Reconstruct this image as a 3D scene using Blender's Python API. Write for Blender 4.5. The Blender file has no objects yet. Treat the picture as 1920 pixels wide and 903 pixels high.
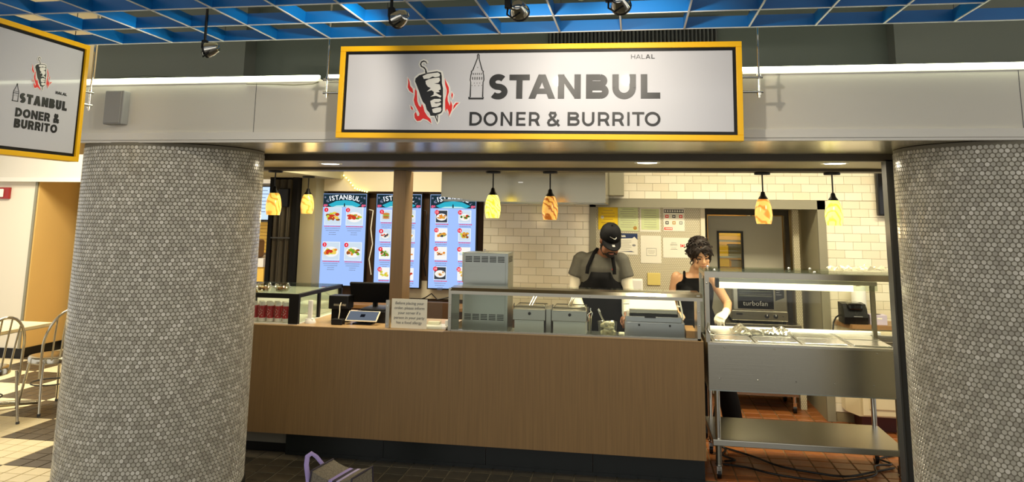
import bpy, bmesh, math, random
import numpy as np
from mathutils import Matrix, Vector
random.seed(7)
scene = bpy.context.scene
COL = scene.collection
PI = math.pi
R_ = math.radians

# ---------------------------------------------------------------- camera
def cam_axes(yaw, pitch, roll):
    cy, sy = math.cos(yaw), math.sin(yaw)
    fwd = Vector((-sy, cy, 0)); right = Vector((cy, sy, 0)); up = Vector((0, 0, 1))
    cp, sp = math.cos(pitch), math.sin(pitch)
    f2 = cp * fwd + sp * up; u2 = -sp * fwd + cp * up
    cr, sr = math.cos(roll), math.sin(roll)
    return cr * right + sr * u2, -sr * right + cr * u2, f2
EYE = Vector((0, 0, 1.75))
r_, u_, f_ = cam_axes(R_(9.42), R_(9.013), R_(0.761))
cam = bpy.data.cameras.new('camera'); camo = bpy.data.objects.new('camera', cam); COL.objects.link(camo)
camo.matrix_world = Matrix(((r_.x, u_.x, -f_.x, EYE.x), (r_.y, u_.y, -f_.y, EYE.y), (r_.z, u_.z, -f_.z, EYE.z), (0, 0, 0, 1)))
cam.sensor_width = 36.0; cam.lens = 1390 / 1920 * 36; cam.shift_y = -268.5 / 1920; cam.clip_start = 0.05
scene.camera = camo

# ---------------------------------------------------------------- world, exposure
w = bpy.data.worlds.new('world'); scene.world = w; w.use_nodes = True
bg = w.node_tree.nodes['Background']; bg.inputs[0].default_value = (1.0, 0.965, 0.90, 1); bg.inputs[1].default_value = 1.0
vs = scene.view_settings
vs.view_transform = 'Standard'; vs.look = 'None'; vs.gamma = 1.0; vs.exposure = 0.14; vs.use_curve_mapping = False

def area_light(name, loc, size, power, col, rot=(0, 0, 0), size_y=None):
    l = bpy.data.lights.new(name, 'AREA'); l.energy = power; l.color = col; l.size = size
    if size_y: l.shape = 'RECTANGLE'; l.size_y = size_y
    o = bpy.data.objects.new(name, l); o.location = loc; o.rotation_euler = rot; COL.objects.link(o); return o
WARM = (1.0, 0.82, 0.52); NEUT = (1.0, 0.9, 0.74)
# fluorescent fittings of the kitchen ceiling (the fittings themselves are built with the ceiling)
KITCHEN_LAMPS = [(-2.15, 6.08), (-0.7, 6.06), (0.75, 6.08), (2.2, 6.08)]
for lx, ly in KITCHEN_LAMPS:
    area_light('kitchen_tube_light', (lx, ly, 2.585), 1.1, 34, (1.0, 0.89, 0.64), size_y=0.3)
# ceiling lamps of the seating area on the left and of the hall
area_light('seating_light', (-6.0, 6.4, 3.1), 1.2, 150, (1.0, 0.91, 0.74))

# ---------------------------------------------------------------- materials
def lin(c):
    return tuple(((v / 255) / 12.92 if v / 255 <= 0.04045 else ((v / 255 + 0.055) / 1.055) ** 2.4) for v in c)
MATS = {}
def mat(name, rgb, rough=0.5, metal=0.0, emit=0.0, spec=0.5, noise=0.0, nscale=(8, 8, 8), bump=0.0, coat=0.0, alpha=None):
    m = bpy.data.materials.new(name); m.use_nodes = True; nt = m.node_tree; b = nt.nodes['Principled BSDF']
    c = lin(rgb); b.inputs['Base Color'].default_value = (*c, 1); b.inputs['Roughness'].default_value = rough
    b.inputs['Metallic'].default_value = metal; b.inputs['Specular IOR Level'].default_value = spec
    b.inputs['Coat Weight'].default_value = coat
    if emit: b.inputs['Emission Color'].default_value = (*c, 1); b.inputs['Emission Strength'].default_value = emit
    if noise or bump:
        tc = nt.nodes.new('ShaderNodeTexCoord'); mp = nt.nodes.new('ShaderNodeMapping'); mp.inputs['Scale'].default_value = nscale
        nz = nt.nodes.new('ShaderNodeTexNoise'); nz.inputs['Scale'].default_value = 1.0; nz.inputs['Detail'].default_value = 4
        nt.links.new(tc.outputs['Object'], mp.inputs['Vector']); nt.links.new(mp.outputs[0], nz.inputs['Vector'])
        if noise:
            rp = nt.nodes.new('ShaderNodeValToRGB')
            rp.color_ramp.elements[0].position = 0.3; rp.color_ramp.elements[1].position = 0.7
            rp.color_ramp.elements[0].color = (*[v * (1 - noise) for v in c], 1); rp.color_ramp.elements[1].color = (*[min(1, v * (1 + noise)) for v in c], 1)
            nt.links.new(nz.outputs['Fac'], rp.inputs[0]); nt.links.new(rp.outputs[0], b.inputs['Base Color'])
        if bump:
            bp = nt.nodes.new('ShaderNodeBump'); bp.inputs['Strength'].default_value = bump; bp.inputs['Distance'].default_value = 0.01
            nt.links.new(nz.outputs['Fac'], bp.inputs['Height']); nt.links.new(bp.outputs[0], b.inputs['Normal'])
    MATS[name] = m; return m
def steel(name, rgb, rough, nscale=(2, 2, 180)):
    m = mat(name, rgb, rough, 1.0, bump=0.025, nscale=nscale); return m
def glass(name, tint=(235, 240, 225), refl=0.07):
    m = bpy.data.materials.new(name); m.use_nodes = True; nt = m.node_tree; nt.nodes.clear()
    out = nt.nodes.new('ShaderNodeOutputMaterial'); mx = nt.nodes.new('ShaderNodeMixShader'); t = nt.nodes.new('ShaderNodeBsdfTransparent')
    g = nt.nodes.new('ShaderNodeBsdfGlossy'); g.inputs['Roughness'].default_value = 0.02; g.inputs['Color'].default_value = (1, 1, 1, 1)
    lw = nt.nodes.new('ShaderNodeLayerWeight'); lw.inputs['Blend'].default_value = 0.25
    ma = nt.nodes.new('ShaderNodeMath'); ma.operation = 'MULTIPLY_ADD'; ma.inputs[1].default_value = 0.35; ma.inputs[2].default_value = refl
    t.inputs['Color'].default_value = (*lin(tint), 1)
    nt.links.new(lw.outputs['Fresnel'], ma.inputs[0]); nt.links.new(ma.outputs[0], mx.inputs[0])
    nt.links.new(t.outputs[0], mx.inputs[1]); nt.links.new(g.outputs[0], mx.inputs[2]); nt.links.new(mx.outputs[0], out.inputs[0])
    MATS[name] = m; return m
def emis(name, rgb, s):
    m = bpy.data.materials.new(name); m.use_nodes = True; nt = m.node_tree; nt.nodes.clear()
    out = nt.nodes.new('ShaderNodeOutputMaterial'); e = nt.nodes.new('ShaderNodeEmission')
    e.inputs[0].default_value = (*lin(rgb), 1); e.inputs[1].default_value = s; nt.links.new(e.outputs[0], out.inputs[0]); MATS[name] = m; return m

M = MATS
mat('fascia', (208, 203, 191), 0.42, noise=0.05, nscale=(0.8, 0.8, 1.5))
mat('trim', (220, 216, 206), 0.4)
mat('soffit', (204, 196, 172), 0.22, 0.7, noise=0.06, nscale=(2, 40, 2))
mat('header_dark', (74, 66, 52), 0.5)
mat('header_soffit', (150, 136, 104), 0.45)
mat('upper_wall', (84, 86, 84), 0.7, noise=0.06, nscale=(1, 1, 1))
mat('upper_wall_b', (72, 78, 74), 0.6, noise=0.06, nscale=(1, 1, 1))
mat('ceiling', (226, 216, 188), 0.85)
mat('blue', (0, 100, 172), 0.35)
mat('white_edge', (196, 198, 196), 0.4)
mat('black', (9, 9, 10), 0.42, spec=0.35)
mat('black_gloss', (10, 10, 12), 0.12)
mat('black_matt', (11, 11, 12), 0.75, spec=0.2)
mat('charcoal', (62, 63, 64), 0.5)
mat('chrome', (215, 213, 205), 0.12, 1.0)
steel('steel', (172, 168, 154), 0.26)
steel('steel_x', (172, 168, 154), 0.24, (180, 2, 2))
steel('steel_lit', (190, 188, 178), 0.33)
steel('steel_grey', (162, 167, 161), 0.34)
steel('fryer_steel', (168, 168, 162), 0.3)
mat('fryer_lower', (178, 182, 178), 0.35, 0.35)
steel('press_steel', (168, 170, 178), 0.34)
steel('hood_steel', (152, 147, 128), 0.2, (160, 2, 2))
mat('laminate', (129, 101, 63), 0.42, noise=0.13, nscale=(130, 130, 2.2))
mat('laminate_top', (184, 152, 108), 0.35, noise=0.08, nscale=(4, 90, 4))
mat('post_wood', (112, 88, 58), 0.5, noise=0.1, nscale=(120, 120, 2))
mat('kick', (13, 19, 19), 0.35)
mat('kick_grey', (100, 97, 86), 0.5)
mat('grout', (126, 120, 104), 0.8)
for i, c in enumerate([(194, 189, 174), (178, 173, 158), (206, 201, 187), (222, 217, 204), (168, 162, 148)]):
    mat('penny%d' % i, c, 0.22)
mat('subway', (230, 222, 198), 0.16)
mat('subway_b', (225, 216, 190), 0.18)
mat('subway_c', (234, 227, 205), 0.15)
mat('subway_grout', (140, 128, 98), 0.85)
mat('grey_trim', (136, 132, 112), 0.5)
mat('olive_wall', (160, 154, 126), 0.7)
mat('cream_wall', (226, 216, 190), 0.8)
mat('white_wall', (222, 214, 196), 0.75)
mat('tan', (222, 182, 108), 0.55, noise=0.04, nscale=(1.5, 1.5, 1))
mat('front_tile', (56, 52, 42), 0.28, noise=0.25, nscale=(9, 9, 9))
mat('front_tile_b', (64, 58, 46), 0.3, noise=0.25, nscale=(9, 9, 9))
mat('front_grout', (84, 78, 62), 0.9)
mat('quarry', (152, 92, 46), 0.35, noise=0.18, nscale=(12, 12, 12))
mat('quarry_b', (140, 82, 40), 0.35, noise=0.18, nscale=(12, 12, 12))
mat('quarry_grout', (120, 92, 56), 0.9)
mat('cream_tile', (232, 216, 172), 0.4, noise=0.04, nscale=(9, 9, 9))
mat('brown_tile', (74, 64, 48), 0.4, noise=0.15, nscale=(9, 9, 9))
mat('seat_grout', (150, 132, 96), 0.9)
mat('yellow', (255, 194, 0), 0.42)
mat('sign_face', (200, 200, 205), 0.55, coat=0.35); MATS['sign_face'].node_tree.nodes['Principled BSDF'].inputs['Coat Roughness'].default_value = 0.05
mat('ink', (13, 14, 16), 0.4)
mat('white', (238, 236, 228), 0.45)
mat('paper', (232, 228, 208), 0.8)
mat('red', (232, 36, 28), 0.45)
mat('grey_text', (90, 90, 92), 0.7)
mat('speaker_grey', (142, 142, 140), 0.6)
mat('alarm_red', (150, 30, 24), 0.4)
mat('door_grey', (184, 180, 162), 0.55)
mat('door_dark', (60, 54, 40), 0.6)
mat('brown_dark', (84, 58, 34), 0.6)
mat('red_brown', (74, 22, 12), 0.6)
mat('cabinet_white', (228, 216, 178), 0.45)
mat('worktop', (150, 112, 70), 0.4, noise=0.12, nscale=(4, 90, 4))
glass('glass', (251, 253, 249), 0.015); glass('glass_green', (241, 247, 240), 0.03); glass('plastic_clear', (244, 244, 238), 0.12)
emis('led', (250, 255, 218), 14.0)
emis('downlight', (255, 248, 220), 9.0)
emis('tube', (255, 246, 206), 6.0)
emis('heat_strip', (255, 240, 190), 2.2)
emis('rope', (255, 232, 120), 6.0)

def penny_wall(name, pitch=0.0185):
    """hexagonally packed round tiles too small to build one by one"""
    m = bpy.data.materials.new(name); m.use_nodes = True; nt = m.node_tree; b = nt.nodes['Principled BSDF']; b.inputs['Roughness'].default_value = 0.3
    N = lambda op, a, c=None: (lambda n: ([nt.links.new(x, n.inputs[k]) if hasattr(x, 'links') else setattr(n.inputs[k], 'default_value', x) for k, x in enumerate((a, c)) if x is not None], n.outputs[0])[1])((lambda q: (setattr(q, 'operation', op), q)[1])(nt.nodes.new('ShaderNodeMath')))
    tc = nt.nodes.new('ShaderNodeTexCoord'); sp = nt.nodes.new('ShaderNodeSeparateXYZ'); nt.links.new(tc.outputs['Object'], sp.inputs[0])
    u = N('DIVIDE', N('ADD', sp.outputs[0], sp.outputs[1]), pitch); v = N('DIVIDE', sp.outputs[2], pitch * 1.732)
    ds = []
    for off in (0.0, 0.5):
        a = N('SUBTRACT', N('FRACT', N('ADD', u, 100 + off)), 0.5); c = N('MULTIPLY', N('SUBTRACT', N('FRACT', N('ADD', v, 100 + off)), 0.5), 1.732)
        ds.append(N('SQRT', N('ADD', N('MULTIPLY', a, a), N('MULTIPLY', c, c))))
    d = N('MINIMUM', ds[0], ds[1])
    rp = nt.nodes.new('ShaderNodeValToRGB'); rp.color_ramp.elements[0].position = 0.38; rp.color_ramp.elements[1].position = 0.45
    rp.color_ramp.elements[0].color = (*lin((214, 206, 178)), 1); rp.color_ramp.elements[1].color = (*lin((164, 155, 126)), 1)
    nt.links.new(d, rp.inputs[0]); nt.links.new(rp.outputs[0], b.inputs['Base Color'])
    MATS[name] = m
penny_wall('mosaic')

# ---------------------------------------------------------------- mesh helpers
class MB:
    def __init__(s): s.v = []; s.f = []; s.mi = []; s.cur = 0
    def add(s, vs, fs):
        n = len(s.v); s.v += [tuple(p) for p in vs]; s.f += [tuple(i + n for i in f) for f in fs]; s.mi += [s.cur] * len(fs); return s
    def box(s, x0, x1, y0, y1, z0, z1):
        return s.add([(x0, y0, z0), (x1, y0, z0), (x1, y1, z0), (x0, y1, z0), (x0, y0, z1), (x1, y0, z1), (x1, y1, z1), (x0, y1, z1)],
                     [(0, 3, 2, 1), (4, 5, 6, 7), (0, 1, 5, 4), (1, 2, 6, 5), (2, 3, 7, 6), (3, 0, 4, 7)])
    def bbox(s, x0, x1, y0, y1, z0, z1, b=0.004):
        bm = bmesh.new(); bmesh.ops.create_cube(bm, size=1)
        for v in bm.verts: v.co = Vector(((x0 + x1) / 2 + v.co.x * (x1 - x0), (y0 + y1) / 2 + v.co.y * (y1 - y0), (z0 + z1) / 2 + v.co.z * (z1 - z0)))
        bmesh.ops.bevel(bm, geom=list(bm.edges), offset=b, segments=2, affect='EDGES', profile=0.5)
        bm.verts.index_update()
        s.add([v.co[:] for v in bm.verts], [[v.index for v in f.verts] for f in bm.faces]); bm.free(); return s
    def tube(s, path, r, n=10, cap=True, ry=None, up=None):
        path = [Vector(p) for p in path]; rs = r if isinstance(r, (list, tuple)) else [r] * len(path)
        rys = ry if isinstance(ry, (list, tuple)) else ([ry] * len(path) if ry else rs)
        base = len(s.v); vs = []; fs = []
        ref = Vector(up) if up else None
        for i, p in enumerate(path):
            t = (path[min(i + 1, len(path) - 1)] - path[max(i - 1, 0)])
            t = t.normalized() if t.length > 1e-9 else Vector((0, 0, 1))
            if ref is None:
                ref = Vector((0, 0, 1)) if abs(t.z) < 0.9 else Vector((1, 0, 0))
            a = (ref - t * ref.dot(t));
            if a.length < 1e-6: a = Vector((1, 0, 0)) - t * t.x
            a.normalize(); b = t.cross(a)
            if not up: ref = a
            for k in range(n):
                th = 2 * PI * k / n
                vs.append(p + a * math.cos(th) * rys[i] + b * math.sin(th) * rs[i])
        for i in range(len(path) - 1):
            for k in range(n):
                fs.append((i * n + k, i * n + (k + 1) % n, (i + 1) * n + (k + 1) % n, (i + 1) * n + k))
        if cap:
            fs.append(tuple(range(n - 1, -1, -1))); fs.append(tuple((len(path) - 1) * n + k for k in range(n)))
        return s.add(vs, fs)
    def cyl(s, p0, p1, r, n=14, r1=None): return s.tube([p0, p1], [r, r if r1 is None else r1], n)
    def lathe(s, prof, c=(0, 0, 0), n=20, closed=False):
        vs = []; fs = []
        for (r, z) in prof:
            for k in range(n):
                th = 2 * PI * k / n; vs.append((c[0] + r * math.cos(th), c[1] + r * math.sin(th), c[2] + z))
        for i in range(len(prof) - 1):
            for k in range(n): fs.append((i * n + k, i * n + (k + 1) % n, (i + 1) * n + (k + 1) % n, (i + 1) * n + k))
        if not closed:
            if prof[0][0] > 1e-6: fs.append(tuple(range(n - 1, -1, -1)))
            if prof[-1][0] > 1e-6: fs.append(tuple((len(prof) - 1) * n + k for k in range(n)))
        return s.add(vs, fs)
    def sphere(s, c, rx, ry=None, rz=None, n=14, m=9, rot=None):
        ry = ry or rx; rz = rz or rx; vs = []; fs = []
        for i in range(m + 1):
            ph = PI * i / m
            for k in range(n):
                th = 2 * PI * k / n; p = Vector((rx * math.sin(ph) * math.cos(th), ry * math.sin(ph) * math.sin(th), rz * math.cos(ph)))
                if rot: p = rot @ p
                vs.append((c[0] + p.x, c[1] + p.y, c[2] + p.z))
        for i in range(m):
            for k in range(n): fs.append((i * n + k, (i + 1) * n + k, (i + 1) * n + (k + 1) % n, i * n + (k + 1) % n))
        return s.add(vs, fs)
    jig = 0
    def poly(s, pts, t=0.001, y=0.0):
        """2D outline (x, z), facing -Y, front at y - t"""
        a = sum(pts[i][0] * pts[(i + 1) % len(pts)][1] - pts[(i + 1) % len(pts)][0] * pts[i][1] for i in range(len(pts)))
        if a < 0: pts = pts[::-1]
        MB.jig = (MB.jig + 1) % 23; t = t * (1 + 0.006 * MB.jig)
        n = len(pts); vs = [(p[0], y - t, p[1]) for p in pts] + [(p[0], y, p[1]) for p in pts]
        fs = [tuple(range(n)), tuple(range(2 * n - 1, n - 1, -1))] + [(i, n + i, n + (i + 1) % n, (i + 1) % n) for i in range(n)]
        return s.add(vs, fs)
    def rect(s, x0, x1, z0, z1, t=0.001, y=0.0): MB.jig = (MB.jig + 1) % 23; return s.box(x0, x1, y - t * (1 + 0.006 * MB.jig), y, z0, z1)
    def disc(s, x, z, r, t=0.001, y=0.0, n=18, rz=None): return s.poly([(x + r * math.cos(2 * PI * k / n), z + (rz or r) * math.sin(2 * PI * k / n)) for k in range(n)], t, y)
    def ribbon(s, pts, w, t=0.001, y=0.0):
        L = []; Rr = []
        ws = w if isinstance(w, (list, tuple)) else [w] * len(pts)
        for i, p in enumerate(pts):
            a = pts[max(i - 1, 0)]; b = pts[min(i + 1, len(pts) - 1)]; d = math.hypot(b[0] - a[0], b[1] - a[1]) or 1
            nx, ny = -(b[1] - a[1]) / d, (b[0] - a[0]) / d
            k = 1.0
            if 0 < i < len(pts) - 1:
                d1 = Vector((p[0] - a[0], p[1] - a[1])); d2 = Vector((b[0] - p[0], b[1] - p[1]))
                if d1.length > 1e-9 and d2.length > 1e-9:
                    cs = max(0.35, math.sqrt(max(0, (1 + d1.normalized().dot(d2.normalized())) / 2))); k = 1 / cs
            L.append((p[0] + nx * ws[i] / 2 * k, p[1] + ny * ws[i] / 2 * k)); Rr.append((p[0] - nx * ws[i] / 2 * k, p[1] - ny * ws[i] / 2 * k))
        for i in range(len(pts) - 1): s.poly([L[i], L[i + 1], Rr[i + 1], Rr[i]], t, y)
        return s
    def mesh(s, name, mats, smooth=False):
        me = bpy.data.meshes.new(name); me.from_pydata(s.v, [], s.f)
        for m in (mats if isinstance(mats, (list, tuple)) else [mats]): me.materials.append(MATS[m] if isinstance(m, str) else m)
        if max(s.mi, default=0) > 0: me.polygons.foreach_set('material_index', s.mi)
        if smooth:
            me.polygons.foreach_set('use_smooth', [True] * len(me.polygons))
            try: me.set_sharp_from_angle(angle=R_(smooth if smooth is not True else 40))
            except Exception: pass
        me.update(); return me
    def build(s, name, mats, parent=None, smooth=False, world=True, loc=None):
        o = bpy.data.objects.new(name, s.mesh(name, mats, smooth)); COL.objects.link(o)
        if loc is not None: o.location = loc
        if parent is not None:
            o.parent = parent
            if world: o.matrix_parent_inverse = parent.matrix_basis.inverted()
        return o
def thing(name, label, cat, loc=(0, 0, 0), rotz=0.0, group=None, rot=None):
    o = bpy.data.objects.new(name, None); o.empty_display_size = 0.1; COL.objects.link(o); o.location = loc
    o.rotation_euler = rot if rot else (0, 0, rotz); o['label'] = label; o['category'] = cat
    if group: o['group'] = group
    return o
def tag(o, label, cat, group=None):
    o['label'] = label; o['category'] = cat
    if group: o['group'] = group
    return o
def struct(o): o['kind'] = 'structure'; return o
def inst(name, me, parent, loc, rot=None, scale=None):
    o = bpy.data.objects.new(name, me); COL.objects.link(o); o.parent = parent; o.location = loc
    if rot is not None: o.rotation_euler = rot
    if scale is not None: o.scale = scale
    return o
def text_mesh(body, size, mats, extrude=0.0005, align='CENTER', space=1.0, line=1.0, shear=0.0, offset=0.0):
    c = bpy.data.curves.new('lettering', 'FONT'); c.body = body; c.size = size; c.extrude = extrude; c.align_x = align; c.space_character = space; c.space_line = line; c.shear = shear; c.offset = offset
    c.resolution_u = 3
    o = bpy.data.objects.new('lettering', c); COL.objects.link(o)
    dg = bpy.context.evaluated_depsgraph_get(); me = bpy.data.meshes.new_from_object(o.evaluated_get(dg))
    bpy.data.objects.remove(o); me.materials.clear(); me.materials.append(MATS[mats]); me.name = 'lettering'; return me
FRONT = (PI / 2, 0, 0)      # text lying in XY turned to face -Y
def text(name, body, size, m, parent, loc, rot=FRONT, **k):
    return inst(name, text_mesh(body, size, m, **k), parent, loc, rot)
def copy_tree(o, parent=None):
    c = o.copy(); COL.objects.link(c)
    if parent is not None: c.parent = parent
    for ch in o.children: copy_tree(ch, c)
    return c
def remesh(mb, name, mats, voxel, parent=None, smooth_it=2):
    me = mb.mesh(name, mats); o = bpy.data.objects.new(name, me); COL.objects.link(o)
    md = o.modifiers.new('r', 'REMESH'); md.mode = 'VOXEL'; md.voxel_size = voxel; md.use_smooth_shade = True
    if smooth_it:
        sm = o.modifiers.new('s', 'SMOOTH'); sm.factor = 0.5; sm.iterations = smooth_it
    dg = bpy.context.evaluated_depsgraph_get(); nm = bpy.data.meshes.new_from_object(o.evaluated_get(dg))
    o.modifiers.clear(); old = o.data; o.data = nm; bpy.data.meshes.remove(old); nm.name = name
    nm.materials.clear()
    for m in (mats if isinstance(mats, (list, tuple)) else [mats]): nm.materials.append(MATS[m])
    nm.polygons.foreach_set('use_smooth', [True] * len(nm.polygons))
    if parent is not None:
        o.parent = parent; o.matrix_parent_inverse = parent.matrix_basis.inverted()
    return o
# ================================================================ the setting
YF = 4.0          # front of the fascia
YB = 7.25         # tiled back wall of the kitchen
# ---- floors
def tile_mesh(name, sx, sy, h, m, gap=0.006):
    a, b = sx / 2 - gap / 2, sy / 2 - gap / 2; c = 0.0025
    mb = MB(); mb.add([(-a, -b, 0), (a, -b, 0), (a, b, 0), (-a, b, 0), (-a, -b, h - c), (a, -b, h - c), (a, b, h - c), (-a, b, h - c),
                       (-a + c, -b + c, h), (a - c, -b + c, h), (a - c, b - c, h), (-a + c, b - c, h)],
                      [(0, 1, 5, 4), (1, 2, 6, 5), (2, 3, 7, 6), (3, 0, 4, 7), (4, 5, 9, 8), (5, 6, 10, 9), (6, 7, 11, 10), (7, 4, 8, 11), (8, 9, 10, 11)])
    return mb.mesh(name, m)
def tile_floor(fname, bounds, pitch, org, meshes, pick, grout, label_near, limit=300, hole=None):
    """grout bed at z=-0.008, tiles up to z=0: the nearest ones are parts, the rest one part"""
    x0, x1, y0, y1 = bounds
    bed = struct(MB().box(x0, x1, y0, y1, -0.06, -0.004).build(fname, grout))
    cells = []
    for i in range(math.floor((x0 - org[0]) / pitch), math.ceil((x1 - org[0]) / pitch)):
        for j in range(math.floor((y0 - org[1]) / pitch), math.ceil((y1 - org[1]) / pitch)):
            cx, cy = org[0] + (i + 0.5) * pitch, org[1] + (j + 0.5) * pitch
            if cx - pitch / 2 < x0 - 1e-6 or cx + pitch / 2 > x1 + 1e-6 or cy - pitch / 2 < y0 - 1e-6 or cy + pitch / 2 > y1 + 1e-6: continue
            if hole and hole(cx, cy): continue
            cells.append((label_near(cx, cy), cx, cy, i, j))
    cells.sort()
    far = {}
    for n, (s, cx, cy, i, j) in enumerate(cells):
        k = pick(i, j)
        if n < limit: inst('tile', meshes[k], bed, (cx, cy, -0.006))
        else: far.setdefault(k, []).append((cx, cy))
    for k, lst in far.items():
        src = meshes[k]; V = np.array([v.co[:] for v in src.vertices]); F = [tuple(p.vertices) for p in src.polygons]; mb = MB()
        for cx, cy in lst: mb.add((V + np.array([cx, cy, -0.006])).tolist(), F)
        o = mb.build('tile_field', src.materials[0], bed); o['kind'] = 'stuff'
    return bed
rnd = random.Random(3)
ft = [tile_mesh('tile', 0.143, 0.143, 0.006, 'front_tile', 0.009), tile_mesh('tile', 0.143, 0.143, 0.006, 'front_tile_b', 0.009)]
tile_floor('floor', (-3.575, 3.0, 2.6, 5.5), 0.143, (-1.43, 5.33 - 0.143 * 40), ft, lambda i, j: rnd.randrange(2), 'front_grout',
           lambda x, y: (0 if -3.0 < x < 1.9 and 4.85 < y < 5.55 else 10) + abs(y - 5.2), 300)
struct(MB().box(-9, 6, -6, 2.6, -0.06, -0.001).build('floor', 'front_tile'))
struct(MB().box(3.0, 6, 2.6, 12, -0.06, -0.001).build('floor', 'front_tile'))
qt = [tile_mesh('tile', 0.145, 0.145, 0.006, 'quarry', 0.01), tile_mesh('tile', 0.145, 0.145, 0.006, 'quarry_b', 0.01)]
tile_floor('floor_kitchen', (-2.0, 2.98, 5.5, 9.4), 0.145, (1.1, 5.5), qt, lambda i, j: rnd.randrange(2), 'quarry_grout',
           lambda x, y: (0 if 0.5 < x < 1.95 and 5.5 < y < 8.0 else 10) + abs(y - 6.6), 230)
st = [tile_mesh('tile', 0.135, 0.135, 0.006, 'cream_tile', 0.006), tile_mesh('tile', 0.135, 0.135, 0.006, 'brown_tile', 0.006)]
tile_floor('floor_seating', (-9.2, -3.575, 2.6, 9.4), 0.135, (-4.88, 5.91), st, lambda i, j: 0 if ((i // 4) + (j // 4)) % 2 == 0 else 1, 'seat_grout',
           lambda x, y: (0 if -1.06 < x / y < -0.80 and y > 4.6 else 20) + y, 300)
struct(MB().box(-3.575, -2.0, 5.5, 9.4, -0.06, -0.001).build('floor', 'quarry'))

# ---- pillars covered with penny tiles
def pillar(cx, cy, rad, zt, name, label):
    t = thing(name, label, 'pillar', (cx, cy, 0))
    MB().lathe([(rad, 0.0), (rad, zt)], (cx, cy, 0), 96).build('core', 'grout', t, smooth=60)
    MB().lathe([(rad + 0.012, 0), (rad + 0.012, 0.055), (rad + 0.004, 0.06), (rad, 0.06)], (cx, cy, 0), 96).build('base_ring', 'kick', t, smooth=60)
    px = 0.0254; n = int(round(2 * PI * rad / px)); dz = px * 0.866; rows = int((zt - 0.065) / dz)
    pr = 0.0119; h = 0.003; K = 8
    V = [(pr * math.cos(2 * PI * k / K), pr * math.sin(2 * PI * k / K), 0) for k in range(K)] + [(pr * .9 * math.cos(2 * PI * k / K), pr * .9 * math.sin(2 * PI * k / K), h) for k in range(K)]
    F = [(k, (k + 1) % K, K + (k + 1) % K, K + k) for k in range(K)] + [tuple(range(K, 2 * K))]
    disc_me = []
    for k in range(5):
        mb = MB(); mb.add(V, F); disc_me.append(mb.mesh('penny_tile', 'penny%d' % k))
    cells = []; rr = random.Random(11)
    for j in range(rows):
        z = 0.065 + (j + 0.5) * dz
        for i in range(n):
            a = (i + 0.5 * (j % 2)) / n * 2 * PI
            p = Vector((cx + rad * math.cos(a), cy + rad * math.sin(a), z)); nrm = Vector((math.cos(a), math.sin(a), 0))
            d = EYE - p; vis = nrm.dot(d.normalized()) / d.length_squared
            px_ = (p - EYE).dot(r_) / (p - EYE).dot(f_)
            if abs(px_) > 0.69: vis = min(vis, 0) - 1
            k = rr.choices(range(5), (5, 4, 3, 1, 2))[0]
            cells.append((vis, a, z, k))
    cells.sort(key=lambda c: -c[0])
    for vis, a, z, k in cells[:300]:
        o = inst('penny_tile', disc_me[k], t, (rad * math.cos(a), rad * math.sin(a), z)); o.rotation_euler = (PI / 2, 0, a + PI / 2)
    mb = MB(); VA = np.array(V)
    for vis, a, z, k in cells[300:]:
        n3 = np.array([math.cos(a), math.sin(a), 0]); tx = np.array([-math.sin(a), math.cos(a), 0])
        W = VA[:, :1] * tx + VA[:, 1:2] * np.array([0, 0, 1.0]) + VA[:, 2:3] * n3 + n3 * rad + np.array([0, 0, z])
        mb.cur = k; mb.add(W.tolist(), F)
    o = mb.build('penny_tile_field', ['penny%d' % k for k in range(5)], t, world=False); o['kind'] = 'stuff'
    return t
ZS = 2.152
pillar(-3.012, 4.535, 0.547, ZS, 'tiled_pillar', 'round pillar of grey penny tiles left of the wood counter')
pillar(2.035, 4.535, 0.547, ZS, 'tiled_pillar', 'round pillar of grey penny tiles right of the steam table')

# ---- fascia with its soffit
struct(MB().box(-7.0, 5.0, YF, YF + 0.06, 2.205, 2.505).build('wall_front', 'fascia'))
fw = bpy.data.objects['wall_front']
for sx in (-2.19, -4.6, 1.9):
    MB().box(sx - 0.0015, sx + 0.0015, YF - 0.0008, YF + 0.002, 2.208, 2.50).build('panel_seam', 'charcoal', fw)
struct(MB().box(-7.0, 5.0, YF - 0.012, YF + 0.05, 2.165, 2.208).box(-7.0, 5.0, YF - 0.004, YF + 0.03, 2.150, 2.164).build('trim_3', 'trim'))
struct(MB().box(-7.0, 5.0, YF + 0.03, 4.92, 2.155, 2.175).build('ceiling', 'soffit'))
struct(MB().box(-7.0, 5.0, YF + 0.06, 4.62, 2.50, 2.505).build('trim_4', 'fascia'))
# LED strip along the top of the fascia
def strip_light(x0, x1, label):
    t = thing('strip_light', label, 'light', (x0, YF, 2.505), group='fascia strip lights')
    MB().box(x0, x1, YF - 0.004, YF + 0.05, 2.502, 2.52).build('channel', 'trim', t)
    MB().box(x0, x1, YF - 0.016, YF + 0.012, 2.522, 2.538).build('lamp', 'led', t)
strip_light(-6.8, -1.80, 'long white strip light on the fascia ledge left of the main sign')
MB().tube([(-2.25, YF - 0.006, 2.495), (-2.1, YF - 0.008, 2.49), (-1.95, YF - 0.008, 2.484), (-1.83, YF - 0.01, 2.488), (-1.80, YF - 0.01, 2.50)], 0.003, 8).build('cable', 'grey_trim', bpy.data.objects['strip_light'], True)
strip_light(-1.75, -0.3, 'white strip light on the ledge behind the left half of the main sign')
strip_light(-0.26, 4.6, 'long white strip light on the fascia ledge right of the main sign')
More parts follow.
